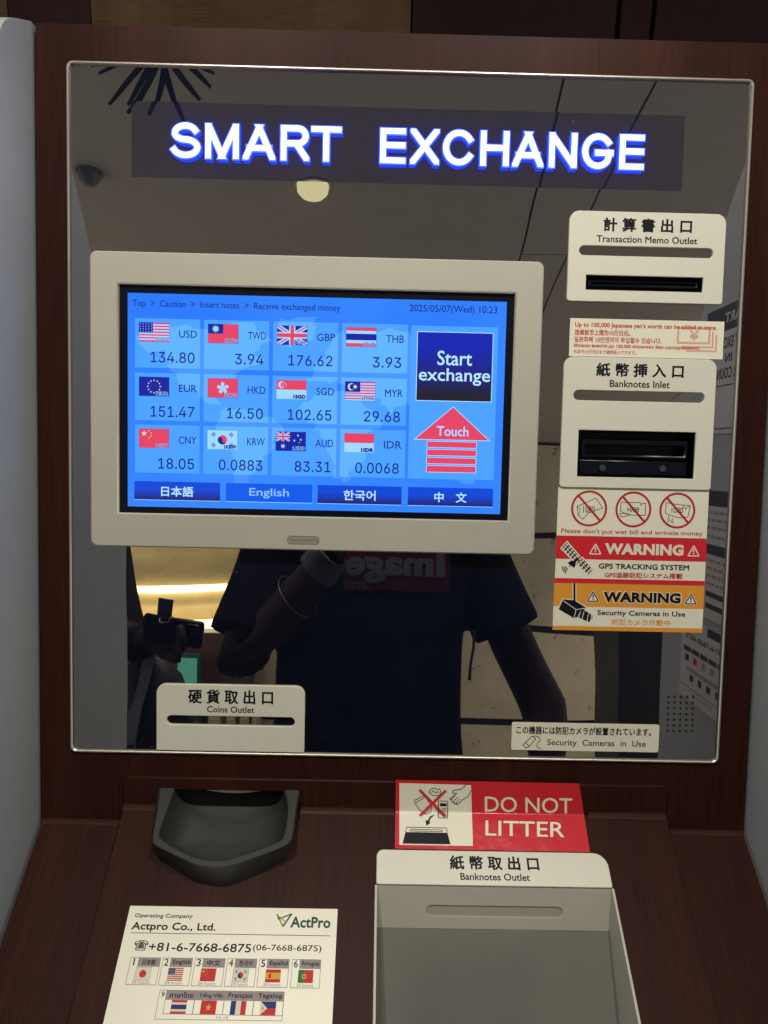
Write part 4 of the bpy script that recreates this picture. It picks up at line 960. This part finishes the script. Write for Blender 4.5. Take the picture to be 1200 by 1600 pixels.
def d1(m, pl, w, h):
    m.fill(pl, [box2((0, h*.80, w, h))], PINK_, .00005); m.text(pl, 'SMART', (w*.08, h*.86, w*.6, h*.94), PAPER2, .0001, .03)
    m.text(pl, 'SMART EXCHANGE', (w*.06, h*.66, w*.94, h*.75), PINK_, .0001, .03); m.text(pl, 'IN', (w*.42, h*.55, w*.56, h*.62), PINK_, .0001, .03); m.text(pl, 'YOUR COUNTRY', (w*.08, h*.42, w*.92, h*.51), PINK_, .0001, .03)
    m.stroke(pl, box2((w*.12, h*.04, w*.88, h*.37)), .0012, PINK_, .0001, True)
def d2(m, pl, w, h):
    m.fill(pl, [box2((0, h*.88, w, h))], PINK_, .00005); m.fill(pl, [box2((0, h*.50, w, h*.58))], PINK_, .00005)
    rnd = random.Random(3)
    for y in (.82, .76, .70, .63, .44, .38, .32, .26): 
        x = .1
        while x < .85:
            l = rnd.uniform(.05, .16); m.fill(pl, [box2((w*x, h*y, w*min(.92, x+l), h*(y+.022)))], GREYI, .00006); x += l+.03
    for y in (.17, .08): m.fill(pl, [box2((w*.1, h*y, w*.85, h*(y+.04)))], PINK_, .00006)
def d3(m, pl, w, h):
    m.fill(pl, [box2((w*.0, h*.9, w*.45, h))], PINK_, .00005); m.text(pl, '+81-6-7668-6875', (w*.1, h*.76, w*.9, h*.83), PINK_, .0001, .02)
    for k in range(5):
        m.fill(pl, [box2((w*(.06+.18*k), h*.60, w*(.22+.18*k), h*.66))], PINK_, .00006)
        m.fill(pl, [box2((w*(.10+.18*k), h*.48, w*(.18+.18*k), h*.56))], (FR, GREYI, GREYI, FR, FB)[k], .00006)
    m.fill(pl, [box2((w*.12, h*.36, w*.86, h*.41))], GREYI, .00006)
    for k in range(4): m.fill(pl, [box2((w*(.16+.18*k), h*.25, w*(.24+.18*k), h*.33))], PINK_, .00006)
    m.stroke(pl, [(w*.02, h*.16), (w*.98, h*.16)], .0008, PINK_, .00006); m.text(pl, 'Notice', (w*.3, h*.08, w*.7, h*.13), GREYI, .0001, .01)
sheet('poster', (.035, .150, -.142, -.002), 'white poster with a black header high on the right partition, seen in the mirror', d1, 'poster')
sheet('leaflet', (.040, .132, .060, .205), 'narrow printed leaflet with two black bars hanging below the poster, seen in the mirror', d2, 'leaflet')
sheet('flag_notice', (.050, .180, .215, .312), 'low notice with a row of tiny flags on the right partition, seen in the mirror', d3)

# ---------------------------------------------------------------- room
def struct(name, build, label=None, kind='structure'):
    m = M(); build(m); o = m.build(name, None, label, world=True); o['kind'] = kind; return o
FLOORM = plain('floor_tile', (.20, .18, .16), .35, vary=.12); CEILM = plain('ceiling_board', (.50, .46, .43), .7, vary=.03, bs=.2, bscale=60); GAP = plain('joint_dark', (.012, .011, .012), .7)
struct('floor', lambda m: wbox(m, (-3.2, -5.6, -.05), (3.4, .9, 0), FLOORM))
struct('ceiling', lambda m: wbox(m, (-3.2, -5.6, CEIL+.012), (3.4, .9, CEIL+.1), plain('ceiling_joint', (.07, .065, .062), .8)))
ceil = bpy.data.objects['ceiling']
# boards with open joints; the two joints the mirror shows run away from the machine
xs = [-3.2, -1.85, .46, .705, 1.9, 3.4]; cracks = {(.46): (.405, .62), (.705): (.672, .82)}
def skew(x, y):  # joints drift slightly with distance
    if abs(x-.46) < 1e-6: return .37+(-y)*.075
    if abs(x-.705) < 1e-6: return .655+(-y)*.03
    return x
YS = [.9, -1.0, -3.0, -5.6] if False else [.9, -2.2, -5.6]
for i in range(len(xs)-1):
    ys = [.9, -5.6] if i != 2 else [.9, -2.12, -5.6]
    for j in range(len(ys)-1):
        m = M(); y0, y1 = ys[j], ys[j+1]; g = .004
        t = [(skew(xs[i], y0)+g, y0-g), (skew(xs[i+1], y0)-g, y0-g), (skew(xs[i+1], y1)-g, y1+g), (skew(xs[i], y1)+g, y1+g)]
        V = [(x, y, CEIL) for x, y in t]+[(x, y, CEIL+.013) for x, y in t]
        m.add(V, [(0, 1, 2, 3), (0, 4, 5, 1), (1, 5, 6, 2), (2, 6, 7, 3), (3, 7, 4, 0)], CEILM); m.build('ceiling_board', ceil, world=True)
# wood wall behind the machine: lit oak, a narrow dark panel added in place of a shadow blob, dark veneer panels to the right
bk = struct('back_wall', lambda m: wbox(m, (-3.2, .62, 0), (3.4, .70, CEIL), GAP))
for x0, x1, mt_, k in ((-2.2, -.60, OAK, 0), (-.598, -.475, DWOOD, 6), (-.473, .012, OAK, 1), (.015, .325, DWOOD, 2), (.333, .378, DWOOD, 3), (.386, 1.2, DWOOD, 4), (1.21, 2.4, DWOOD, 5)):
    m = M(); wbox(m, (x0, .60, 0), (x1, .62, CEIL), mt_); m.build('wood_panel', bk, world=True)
# stone wall opposite, with open joints between the courses
STONE, nt, b, o = nm('travertine'); mp = mapped(nt, (1, 1, 1)); n1 = noise(nt, mp, 2.2, 4); n2 = noise(nt, mp, 14, 6, .7)
r1 = ramp(nt, n1.outputs['Fac'], [(.3, (.62, .52, .39)), (.7, (.80, .71, .55))]); r2 = ramp(nt, n2.outputs['Fac'], [(.33, (.42, .36, .28)), (.42, (1, 1, 1))])
mx = nt.nodes.new('ShaderNodeMix'); mx.data_type = 'RGBA'; mx.blend_type = 'MULTIPLY'; mx.inputs[0].default_value = 1
nt.links.new(r1.outputs[0], mx.inputs[6]); nt.links.new(r2.outputs[0], mx.inputs[7]); nt.links.new(mx.outputs[2], b.inputs['Base Color']); b.inputs['Roughness'].default_value = .5
sw = struct('stone_wall', lambda m: wbox(m, (-.95, -5.36, 0), (3.4, -5.26, CEIL), GAP))
zs = [0.0, .38, 1.08, 1.80, CEIL]; xs2 = [-.95, 1.05+.0, 3.4]
for j in range(4):
    for x0, x1 in ((-.95, .55), (.55, 3.4)):
        m = M(); wbox(m, (x0+.006, -5.26, zs[j]+.024), (x1-.006, -5.225, zs[j+1]-.024), STONE); m.build('stone_slab', sw, world=True)
# golden recess with lit coves on the left, over a brown counter front
GOLD = plain('brushed_gold', (.86, .72, .44), .35, metal=.12, vary=.1); COVE = emit('cove_strip', (1.0, .83, .42), 6.0)
BR = plain('brown_board', (.15, .065, .045), .5)
gw = root('gold_wall', (-2.0, -5.2, 0), 'glowing gold wall panel with two lit coves, reflected at the left', 'wall panel')
m = M(); prf = []
for k in range(33):
    z = 1.02+(2.1-1.02)*k/32; prf.append((-5.2-.06*math.cos((z-1.02)*11), z))
m.grid([[(-3.2, y, z) for y, z in prf], [(-.98, y, z) for y, z in prf]], GOLD, closed=False); m.build('gold_sheet', gw, world=True)
for z in (1.035, 1.315): 
    m = M(); wbox(m, (-3.2, -5.10, z), (-.98, -5.07, z+.05 if z > 1.2 else z+.07), COVE); m.build('cove_strip', gw, world=True)
m = M(); wbox(m, (-3.2, -5.35, 0), (-.96, -5.05, 1.0), BR); o = m.build('counter_front', None, world=True); tag(o, 'brown board front under the gold wall panel', 'counter')
m = M(); wbox(m, (-3.2, -5.5, 2.12), (-.96, -5.0, CEIL), CEILM); o = m.build('bulkhead', None, world=True); tag(o, kind='structure')
TEAL = emit('teal_lit', (.10, .42, .30), .9)
def mir(px, py, Y):
    p = P0.hit(px, py)[0]; d = ray(px, py)*np.array([1, 1, -1]); pw = W(p); dw = Wd(d); return pw+(Y-pw[1])/dw[1]*dw
q0, q1 = mir(288, 1030, -4.9), mir(316, 1030, -4.9)
m = M(); wbox(m, (q0[0], -4.95, .25), (q1[0], -4.85, q0[2]), TEAL); wbox(m, (q0[0]-.02, -4.98, 0), (q1[0]+.02, -4.90, q0[2]+.03), plain('dark_teal', (.02, .12, .10), .4))
o = m.build('menu_display', None, world=True); tag(o, 'small lit teal display standing before the brown counter', 'display')
# a few cartons seen through the slot of the coins plate
CART = plain('tan_carton', (.62, .48, .34), .6)
for k, (x0, x1) in enumerate(((331, 347), (354, 366), (372, 386), (390, 400))):
    a, b2 = mir(x0, 1120, -4.7), mir(x1, 1120, -4.7); m = M(); wbox(m, (a[0], -4.75, .22), (b2[0], -4.62, a[2]+.04+.01*k), CART)
    wbox(m, (a[0]+.01, -4.621, a[2]-.02), (b2[0]-.01, -4.617, a[2]+.0), plain('carton_label', (.75, .7, .6), .5))
    o = m.build('carton', None, world=True); tag(o, ['leftmost tan carton on the far floor', 'second tan carton from the left on the far floor', 'third tan carton from the left on the far floor', 'rightmost tan carton on the far floor'][k], 'carton', 'tan cartons on the far floor')
a, b2 = mir(966, 1000, -2.9), mir(1036, 1000, -2.9)
m = M(); wbox(m, (a[0], -3.3, .02), (b2[0]+.5, -2.9, 1.24), plain('charcoal_laminate', (.012, .014, .015), .4)); wbox(m, (a[0]-.01, -3.31, 1.24), (b2[0]+.51, -2.89, 1.27), BLACKM); wbox(m, (a[0]+.02, -3.28, 0), (b2[0]+.48, -2.92, .02), BLACKM)
o = m.build('cabinet_column', None, world=True); tag(o, 'tall charcoal cabinet standing at the right, reflected in the mirror', 'cabinet')
# downlights
GLOW = emit('downlight_glow', (1.0, .95, .55), 1.15); DIM = plain('downlight_off', (.16, .15, .145), .5); RIMM = plain('downlight_rim', (.40, .37, .33), .4)
for k, (x, y, on_) in enumerate(((-.255, -1.69, 1), (-.991, -1.63, 0), (1.406, -2.75, 1), (2.15, -4.3, 1), (.27, -.66, 1), (-.30, -.66, 1))):  # last two are added fixtures, outside what the mirror shows
    lab = ['lit round downlight above the person in front of the machine', 'unlit dark round downlight to the left in the ceiling', 'lit round downlight over the charcoal cabinet', 'lit round downlight near the stone wall, kept out of view', 'added unseen downlight to brighten the right half of the machine', 'added unseen downlight to brighten the left half of the machine'][k]
    rt = root('downlight', (x, y, CEIL), lab, 'ceiling light', 'round ceiling downlights')
    fs_ = 1 if on_ else .62
    ring = lambda r, z: [(x+r*fs_*math.cos(t), y+r*fs_*math.sin(t), z) for t in np.linspace(0, 2*math.pi, 33)[:-1]]
    m = M(); m.grid([ring(.072, CEIL-.0005), ring(.071, CEIL-.004), ring(.060, CEIL-.005), ring(.058, CEIL-.001)], RIMM if on_ else DIM); m.build('rim', rt, world=True)
    m = M(); R2 = ring(.0585, CEIL-.0012); m.grid([R2, ring(.056, CEIL-.022), ring(.042, CEIL-.038), ring(.018, CEIL-.046)], GLOW if on_ else DIM); m.add(ring(.018, CEIL-.046)+[(x, y, CEIL-.047)], [(i, (i+1) % 32, 32) for i in range(32)], GLOW if on_ else DIM); m.build('diffuser', rt, world=True)
rt = root('wall_washer', (-.33, .33, CEIL), 'small spotlight over the top of the machine washing the oak wall', 'ceiling light')
m = M(); wbox(m, (-.36, .30, CEIL-.04), (-.30, .36, CEIL), BLACKM); m.build('housing', rt, world=True)

# ---------------------------------------------------------------- palm leaves hanging from the ceiling side
LEAF = plain('palm_leaf', (.012, .028, .022), .45)
pr = root('palm_plant', (-1.2, -1.2, 0), 'tall potted palm whose narrow dark leaves show in the top corner of the mirror', 'plant')
def mirZ(px, py, Z_):
    p = P0.hit(px, py)[0]; d = ray(px, py)*np.array([1, 1, -1]); pw = W(p); dw = Wd(d); return pw+(Z_-pw[2])/dw[2]*dw
hub = mir(252, 62, -1.02)
tips = [(155, 118), (168, 160), (193, 168), (199, 165), (231, 178), (283, 184), (312, 154), (326, 130), (330, 103), (216, 160), (140, 100), (345, 90)]
for k, (tx, ty) in enumerate(tips):
    tip = mir(tx, ty, -1.02-.02*(k % 3)); m = M(); L = []; n = 9
    side = np.cross(tip-hub, np.array([0, 1, 0])); side /= np.linalg.norm(side)
    for i in range(n):
        t = i/(n-1); p = hub+(tip-hub)*t+np.array([0, -.012*(k % 3), .035*math.sin(math.pi*t)*(1 if k % 2 else .6)])+side*.02*math.sin(math.pi*t)*(1 if tx < 252 else -1)
        w = .0070*math.sin(math.pi*min(1, .15+t*.72))+.0015; L.append([p-side*w, p+np.array([0, .003, .002]), p+side*w])
    m.grid(L, LEAF, closed=False); m.build('leaf', pr, world=True)
def tube(m, pts, rads, mat, n=14, cap=True, flat=None):
    pts = [np.array(p, float) for p in pts]; rings = []
    up0 = np.array([0, 1.0, 0.1])
    for i, p in enumerate(pts):
        t = pts[min(i+1, len(pts)-1)]-pts[max(i-1, 0)]; t = t/np.linalg.norm(t)
        s = np.cross(t, up0); s = s/np.linalg.norm(s); u = np.cross(s, t); ra = rads[i] if isinstance(rads[i], tuple) else (rads[i], rads[i])
        rings.append([p+s*ra[0]*math.cos(a)+u*ra[1]*math.sin(a) for a in np.linspace(0, 2*math.pi, n+1)[:-1]])
    m.grid(rings, mat)
    if cap:
        for rg, c, o_ in ((rings[0], pts[0], 1), (rings[-1], pts[-1], -1)):
            m.add(rg+[c], [((i+1) % n, i, n) if o_ > 0 else (i, (i+1) % n, n) for i in range(n)], mat, True)
m = M(); tube(m, [(-1.2, -1.2, .3), (-1.22, -1.15, 1.2), (-1.15, -1.08, 2.0), (-.95, -1.03, 2.36), tuple(hub+np.array([-.1, 0, .10])), tuple(hub)], [.022, .018, .014, .010, .007, .005], LEAF); m.build('stem', pr, world=True)
m = M(); tube(m, [(-1.2, -1.2, 0), (-1.2, -1.2, .32)], [.13, .17], plain('pot', (.2, .19, .18), .6), 24); m.build('pot', pr, world=True)

# ---------------------------------------------------------------- people
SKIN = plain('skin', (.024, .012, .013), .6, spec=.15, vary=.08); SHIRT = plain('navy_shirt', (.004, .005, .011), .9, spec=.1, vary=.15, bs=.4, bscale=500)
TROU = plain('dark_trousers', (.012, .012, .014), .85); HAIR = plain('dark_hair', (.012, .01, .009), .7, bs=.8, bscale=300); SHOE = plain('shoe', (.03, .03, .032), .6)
def ell(m, c, r, mat, n=16):
    c = np.array(c); rings = []
    for i in range(1, n//2):
        a = math.pi*i/(n//2); rings.append([c+np.array([r[0]*math.sin(a)*math.cos(t), r[1]*math.sin(a)*math.sin(t), r[2]*math.cos(a)]) for t in np.linspace(0, 2*math.pi, n+1)[:-1]])
    m.grid(rings, mat)
    for rg, z, o_ in ((rings[0], r[2], 1), (rings[-1], -r[2], -1)):
        m.add(rg+[c+np.array([0, 0, z])], [(i, (i+1) % n, n) if o_ > 0 else ((i+1) % n, i, n) for i in range(n)], mat, True)
def loft(m, secs, mat, n=28, e=2.6):   # secs: (cx, cy, z, rx, ry)
    rings = []
    for cx, cy, z, rx, ry in secs:
        rg = []
        for t in np.linspace(0, 2*math.pi, n+1)[:-1]:
            c, s = math.cos(t), math.sin(t); rg.append(np.array([cx+rx*math.copysign(abs(c)**(2/e), c), cy+ry*math.copysign(abs(s)**(2/e), s), z]))
        rings.append(rg)
    m.grid(rings, mat)
    for rg, s, o_ in ((rings[0], secs[0], 1), (rings[-1], secs[-1], -1)):
        m.add(rg+[(s[0], s[1], s[2])], [(i, (i+1) % n, n) for i in range(n)], mat, True)
def fused(m, name, parent, voxel, smooth=4, label=None):
    o = m.build(name, parent, label, world=True)
    md = o.modifiers.new('r', 'REMESH'); md.mode = 'VOXEL'; md.voxel_size = voxel; md.use_smooth_shade = True
    if smooth: sm_ = o.modifiers.new('s', 'SMOOTH'); sm_.factor = .5; sm_.iterations = smooth
    dg = bpy.context.evaluated_depsgraph_get(); me = bpy.data.meshes.new_from_object(o.evaluated_get(dg)); o.modifiers.clear(); old = o.data; o.data = me; bpy.data.meshes.remove(old)
    me.materials.clear() if not me.materials else None
    if not me.materials: me.materials.append(m.mats[0])
    return o
def hand(m, wrist, dirv, palmn, mat, curl=.5, side=1):
    w = np.array(wrist); d = np.array(dirv, float); d /= np.linalg.norm(d); nrm = np.array(palmn, float); nrm -= d*(nrm@d); nrm /= np.linalg.norm(nrm); s = np.cross(d, nrm)*side
    for k in (-1, -.33, .33, 1):
        tube(m, [w, w+d*.045+s*.017*k, w+d*.085+s*.028*k], [.016, .014, .010], mat, 10)
        b0 = w+d*.085+s*.028*k; L = (.062, .078, .082, .070)[int((k+1)*1.51)]
        c1 = curl*.5; c2 = curl*1.2; d1_ = d*math.cos(c1)+nrm*math.sin(c1); d2_ = d*math.cos(c2)+nrm*math.sin(c2); c3 = curl*1.8; d3_ = d*math.cos(c3)+nrm*math.sin(c3)
        p1 = b0+d1_*L*.42; p2 = p1+d2_*L*.32; p3 = p2+d3_*L*.26
        tube(m, [b0, p1, p2, p3], [.0098, .009, .0082, .0065], mat, 10)
    t0 = w+d*.02-s*.02; t1 = w+d*.05-s*.045+nrm*.01; t2 = t1+d*.03-s*.008+nrm*.012; t3 = t2+d*.024+nrm*.006
    tube(m, [t0, t1, t2, t3], [.014, .0125, .0105, .008], mat, 10)
def person(name, label, x, y, H, armL, armR, face=1, shirt=SHIRT, sleeve=True, shirt_name='t_shirt', wid=1.0, handL=None, handR=None, hips=.86, voxel=.007):
    """stands at x,y facing +Y (towards the machine); armL/armR: shoulder, elbow, wrist in world space"""
    rt = root(name, (x, y, 0), label, 'person')
    k = H/1.74; m = M()
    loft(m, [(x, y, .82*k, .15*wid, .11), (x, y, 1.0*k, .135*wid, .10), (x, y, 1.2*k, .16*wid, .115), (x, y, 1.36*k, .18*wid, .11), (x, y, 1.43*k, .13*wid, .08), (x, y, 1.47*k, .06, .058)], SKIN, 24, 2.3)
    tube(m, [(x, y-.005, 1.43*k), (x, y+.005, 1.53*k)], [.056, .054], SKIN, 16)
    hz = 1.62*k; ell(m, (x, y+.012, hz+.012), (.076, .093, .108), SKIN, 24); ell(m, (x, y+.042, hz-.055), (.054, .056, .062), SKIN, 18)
    ell(m, (x, y+.108, hz-.018), (.013, .018, .024), SKIN, 12)
    for s in (-1, 1):
        ell(m, (x+s*.078, y+.01, hz-.01), (.010, .02, .031), SKIN, 12)
        tube(m, [(x+s*.05, y+.098, hz+.024), (x+s*.028, y+.107, hz+.026), (x+s*.014, y+.104, hz+.02)], [.005, .008, .006], SKIN, 8)
        tube(m, [(x+s*.095, y, .86*k), (x+s*.10, y+.01, .49*k), (x+s*.105, y-.005, .10*k)], [.085, .055, .042], SKIN, 16)
        tube(m, [(x+s*.105, y-.03, .05), (x+s*.11, y+.06, .045), (x+s*.115, y+.15, .03)], [.04, .038, .028], SKIN, 12)
    tube(m, [(x-.022, y+.098, hz-.058), (x, y+.103, hz-.057), (x+.022, y+.098, hz-.058)], [.005, .008, .005], SKIN, 8)
    for arm, hd in ((armL, handL), (armR, handR)):
        S_, E_, Wr = map(np.array, arm); tube(m, [S_, S_+(E_-S_)*.5, E_, E_+(Wr-E_)*.35, Wr], [.056, .052, .056, .052, .031], SKIN, 16)
        if hd: hand(m, Wr, *hd)
    fused(m, 'body', rt, voxel, 2)
    for s in (-1, 1):
        m = M(); ell(m, (x+s*.031, y+.093, hz+.008), (.012, .010, .008), plain('eye_white', (.6, .6, .58), .3), 12); ell(m, (x+s*.031, y+.101, hz+.008), (.0055, .003, .0055), BLACKP, 10); m.build('eye', rt, world=True)
    m = M(); ell(m, (x, y-.006, hz+.042), (.086, .100, .098), HAIR, 22); ell(m, (x, y-.045, hz-.01), (.078, .06, .08), HAIR, 18); fused(m, 'hair', rt, .009, 2)
    m = M(); sw_ = wid
    loft(m, [(x+.0, y, .80*k, .225*sw_, .145), (x, y, .9*k, .222*sw_, .142), (x, y, 1.06*k, .222*sw_, .138), (x, y+.004, 1.22*k, .226*sw_, .142), (x, y, 1.33*k, .222*sw_, .132), (x, y-.004, 1.41*k, .19*sw_, .11), (x, y-.006, 1.455*k, .12, .085), (x, y-.006, 1.475*k, .078, .075)], shirt, 40, 2.8)
    for arm in (armL, armR):
        S_, E_, Wr = map(np.array, arm); t = (.62 if arm is armR else .84) if sleeve else 1.0
        pts = [S_+np.array([(x-S_[0])*.35, 0, .0]), S_, S_+(E_-S_)*t*.6, S_+(E_-S_)*t]
        rd = [(.075, .075), (.076, .076), (.078, .082), (.084, .088)] if sleeve else [(.07, .07), (.066, .066), (.06, .06), (.058, .058)]
        if not sleeve: pts += [E_+(Wr-E_)*.5, E_+(Wr-E_)*.93]; rd += [(.05, .05), (.04, .04)]
        tube(m, pts, rd, shirt, 20)
    tee = fused(m, shirt_name, rt, .009, 3)
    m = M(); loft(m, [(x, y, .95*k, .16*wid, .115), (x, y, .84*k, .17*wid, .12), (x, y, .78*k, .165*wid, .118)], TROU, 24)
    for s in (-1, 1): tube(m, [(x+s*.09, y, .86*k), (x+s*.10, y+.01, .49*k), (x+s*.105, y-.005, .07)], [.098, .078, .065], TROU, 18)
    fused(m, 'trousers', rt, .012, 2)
    for s in (-1, 1):
        m = M(); tube(m, [(x+s*.11, y-.05, .05), (x+s*.112, y+.06, .05), (x+s*.116, y+.17, .035)], [(.045, .05), (.048, .05), (.035, .034)], SHOE, 16); m.build('shoe', rt, world=True)
    return rt, tee
sL = np.array([-.245, -1.12, 1.385]); eL = np.array([-.318, -1.03, 1.012]); wL = np.array([-.105, -.885, 1.262])
sR = np.array([.165, -1.12, 1.385]); eR = mir(845, 1085, -1.13); wR = mir(858, 1230, -1.08)
eR = np.array([eR[0]-.0, -1.13, eR[2]-.03]); 
ph, tee = person('person', 'person in a dark short sleeved shirt with a red chest print, raising a phone', -.035, -1.13, 1.74, (sL, eL, wL), (sR, eR, wR),
    handL=((.075, .10, .115), (.55, -.1, -.4), SKIN, 1.0), handR=((.02, .02, -1), (-1, .2, 0), SKIN, .5))
# chest print wrapped on the shirt
tm = tee.data; off_ = WPOS[tee.name]; bv = BVHTree.FromPolygons([tuple(v.co) for v in tm.vertices], [tuple(p.vertices) for p in tm.polygons])
def onshirt(x, z, lift):
    h = bv.ray_cast(Vector((x-off_[0], 1.0, z-off_[2])), Vector((0, -1, 0))); y = (h[0].y+off_[1]) if h[0] is not None else -1.0
    return (x, y+lift, z)
gA, gB = mir(702, 926, -.985), mir(536, 926, -.985)
zb = gA[2]; zt = zb+.155
class ShirtPl:
    n = np.array([0, 0, -1.0])
    def pt(s, a, b, off=0):
        return WI(onshirt(gA[0]+(gB[0]-gA[0])*a, zb+(zt-zb)*b, .002+off))
SH = ShirtPl(); PRR = plain('print_red_cloth', (.045, .008, .018), .8, spec=.1); PRW = plain('print_white_cloth', (.065, .072, .115), .8, spec=.1)
m = M(); N_ = 16
V = [SH.pt(i/N_, j/N_+.012*math.sin(i*.9)*(j == 0), 0) for j in range(N_+1) for i in range(N_+1)]
m.add(V, [(j*(N_+1)+i, j*(N_+1)+i+1, (j+1)*(N_+1)+i+1, (j+1)*(N_+1)+i) for j in range(N_) for i in range(N_)], PRR, True)
m.text(SH, 'Image', (.04, .10, .97, .58), PRW, .0015, .05); m.text(SH, 'PUBLIC', (.10, .64, .75, .80), PRW, .0015, .04); m.text(SH, 'LIMITED', (.74, .03, .97, .12), PRW, .0015, .02)
m.build('chest_print', ph)
m = M(); tube(m, [wL+(eL-wL)*.05, wL+(eL-wL)*.19], [.042, .046], plain('wrist_band', (.055, .065, .10), .7, spec=.15), 20); m.build('wristband', ph, world=True)
m = M(); cuff = wL+(eL-wL)*.40; ax = (eL-wL)/np.linalg.norm(eL-wL); s1 = np.cross(ax, [0, 0, 1]); s1 /= np.linalg.norm(s1); s2 = np.cross(ax, s1)
tube(m, [cuff+(s1*math.cos(t)+s2*math.sin(t))*.053+ax*.006*math.sin(t) for t in np.linspace(0, 6.28, 30)], [.0008]*30, plain('dull_steel', (.16, .16, .17), .4, metal=.6), 6, False); m.build('bracelet', ph, world=True)
cord = [mir(741, 985, -1.02), mir(742, 1010, -1.02), mir(738, 1040, -1.02), mir(737, 1064, -1.02)]; m = M(); tube(m, cord, [.003, .003, .003, .004], BLACKM, 8); m.build('cord', ph, world=True)
# the phone that takes the picture: just behind the viewpoint
cw = W(CP); vx, vu, vb = _r, _u, _b
rt = root('phone', tuple(cw+vb*.012), 'black phone held up in front of the machine by the person in the printed shirt', 'phone')
m = M(); c0 = cw+vb*.012-vx*.025-vu*.05
def obox(m, c, hx, hy, hz, mat):
    V = [c+vx*hx*a+vu*hy*b_+vb*hz*d for d in (-1, 1) for b_ in (-1, 1) for a in (-1, 1)]
    m.add(V, [(0, 2, 3, 1), (4, 5, 7, 6), (0, 1, 5, 4), (2, 6, 7, 3), (0, 4, 6, 2), (1, 3, 7, 5)], mat)
obox(m, c0, .036, .074, .004, BLACKP); m.build('case', rt, world=True)
m = M(); obox(m, c0+vb*.0045, .033, .070, .0004, plain('phone_glass', (.02, .025, .04), .1)); m.build('phone_screen', rt, world=True)

# second person at the left
x2, y2 = -.955, -1.42
a2L = ((-1.15, -1.42, 1.33), (-1.16, -1.30, 1.05), (-.84, -1.14, 1.08)); a2R = ((-.775, -1.42, 1.33), (-.66, -1.33, 1.03), tuple(mir(232, 1000, -1.14)))
p2, _ = person('person', 'person in dark long sleeves holding a phone low, at the mirror left edge', x2, y2, 1.66, a2L, a2R, shirt=plain('black_jacket', (.006, .006, .009), .85, spec=.1), sleeve=False, shirt_name='jacket',
    handL=((.6, .3, .2), (0, 1, .2), SKIN, 1.0), handR=((.75, .25, .1), (0, 1, -.2), SKIN, .9), voxel=.009)
pc = mir(275, 985, -1.10)
rt = root('phone', tuple(pc), 'black phone with a blue tag held low by the person at the left edge', 'phone')
m = M(); dxp = np.array([.97, .0, -.16]); dyp = np.array([.12, .35, .9]); dyp /= np.linalg.norm(dyp); dzp = np.cross(dxp, dyp)
def ob2(m, c, hx, hy, hz, mat):
    V = [c+dxp*hx*a+dyp*hy*b_+dzp*hz*d for d in (-1, 1) for b_ in (-1, 1) for a in (-1, 1)]
    m.add(V, [(0, 2, 3, 1), (4, 5, 7, 6), (0, 1, 5, 4), (2, 6, 7, 3), (0, 4, 6, 2), (1, 3, 7, 5)], mat)
def orr(m, c, hx, hy, hz, rad, mat):
    L = rr((-hx, -hy, hx, hy), rad, 6); n_ = len(L); I = inset(L, .0015)
    rows = [[c+dxp*a+dyp*b_+dzp*z_ for a, b_ in Q_] for Q_, z_ in ((I, -hz), (L, -hz+.0015), (L, hz-.0015), (I, hz))]
    m.grid(rows, mat); m.add(rows[0], [tuple(range(n_))[::-1]], mat); m.add(rows[-1], [tuple(range(n_))], mat)
orr(m, pc, .074, .035, .0055, .011, BLACKP); m.build('case', rt, world=True)
m = M(); orr(m, pc-dxp*-.048+dyp*.012+dzp*.0075*(1 if dzp[1] > 0 else -1), .018, .017, .0022, .006, plain('camera_island', (.02, .02, .024), .25)); m.build('camera_island', rt, world=True)
m = M(); tg = mir(263, 946, -1.09); ob2(m, tg, .017, .022, .002, plain('blue_tag', (.045, .055, .16), .7)); m.build('tag', rt, world=True)
m = M(); tube(m, [tg+np.array([-.012, 0, -.02]), tg+np.array([-.006, .012, -.036]), tg+np.array([.012, .012, -.036]), tg+np.array([.018, 0, -.02])], [.002]*4, plain('chrome', (.7, .68, .62), .15, metal=1), 8); m.build('ring', rt, world=True)
# strap hanging down across the jacket
sp = [mir(238, 965, -1.17), mir(238, 1010, -1.20), mir(225, 1060, -1.21), mir(208, 1110, -1.21), mir(200, 1165, -1.2)]
m = M(); wv = np.array([.024, .01, .004]); m.grid([[p-wv*f_ for p in sp]+[] for f_ in (.55, 0, -1)], plain('grey_strap', (.13, .135, .19), .7), closed=False); m.build('bag_strap', p2, 'grey blue strap hanging down', world=True)

q0, q1 = mir(205, 1050, -1.22), mir(288, 1050, -1.22); zb2 = q0[2]
rt = root('shoulder_bag', ((q0[0]+q1[0])/2, -1.24, zb2-.3), 'soft black bag hanging in front of the person at the mirror left edge', 'bag')
m = M(); loft(m, [((q0[0]+q1[0])/2, -1.26, zb2-.34, .085, .04), ((q0[0]+q1[0])/2, -1.26, zb2-.30, .10, .055), ((q0[0]+q1[0])/2, -1.26, zb2-.12, .098, .055), ((q0[0]+q1[0])/2-.02, -1.26, zb2-.01, .075, .045), ((q0[0]+q1[0])/2-.03, -1.26, zb2+.03, .04, .03)], BLACKM, 24); m.build('bag_body', rt, world=True)
m = M(); tube(m, [((q0[0]+q1[0])/2-.05, -1.25, zb2+.02), (q0[0]-.05, -1.26, zb2+.15), (q0[0]-.11, -1.30, zb2+.30)], [.012, .011, .011], BLACKM, 8); m.build('bag_handle', rt, world=True)
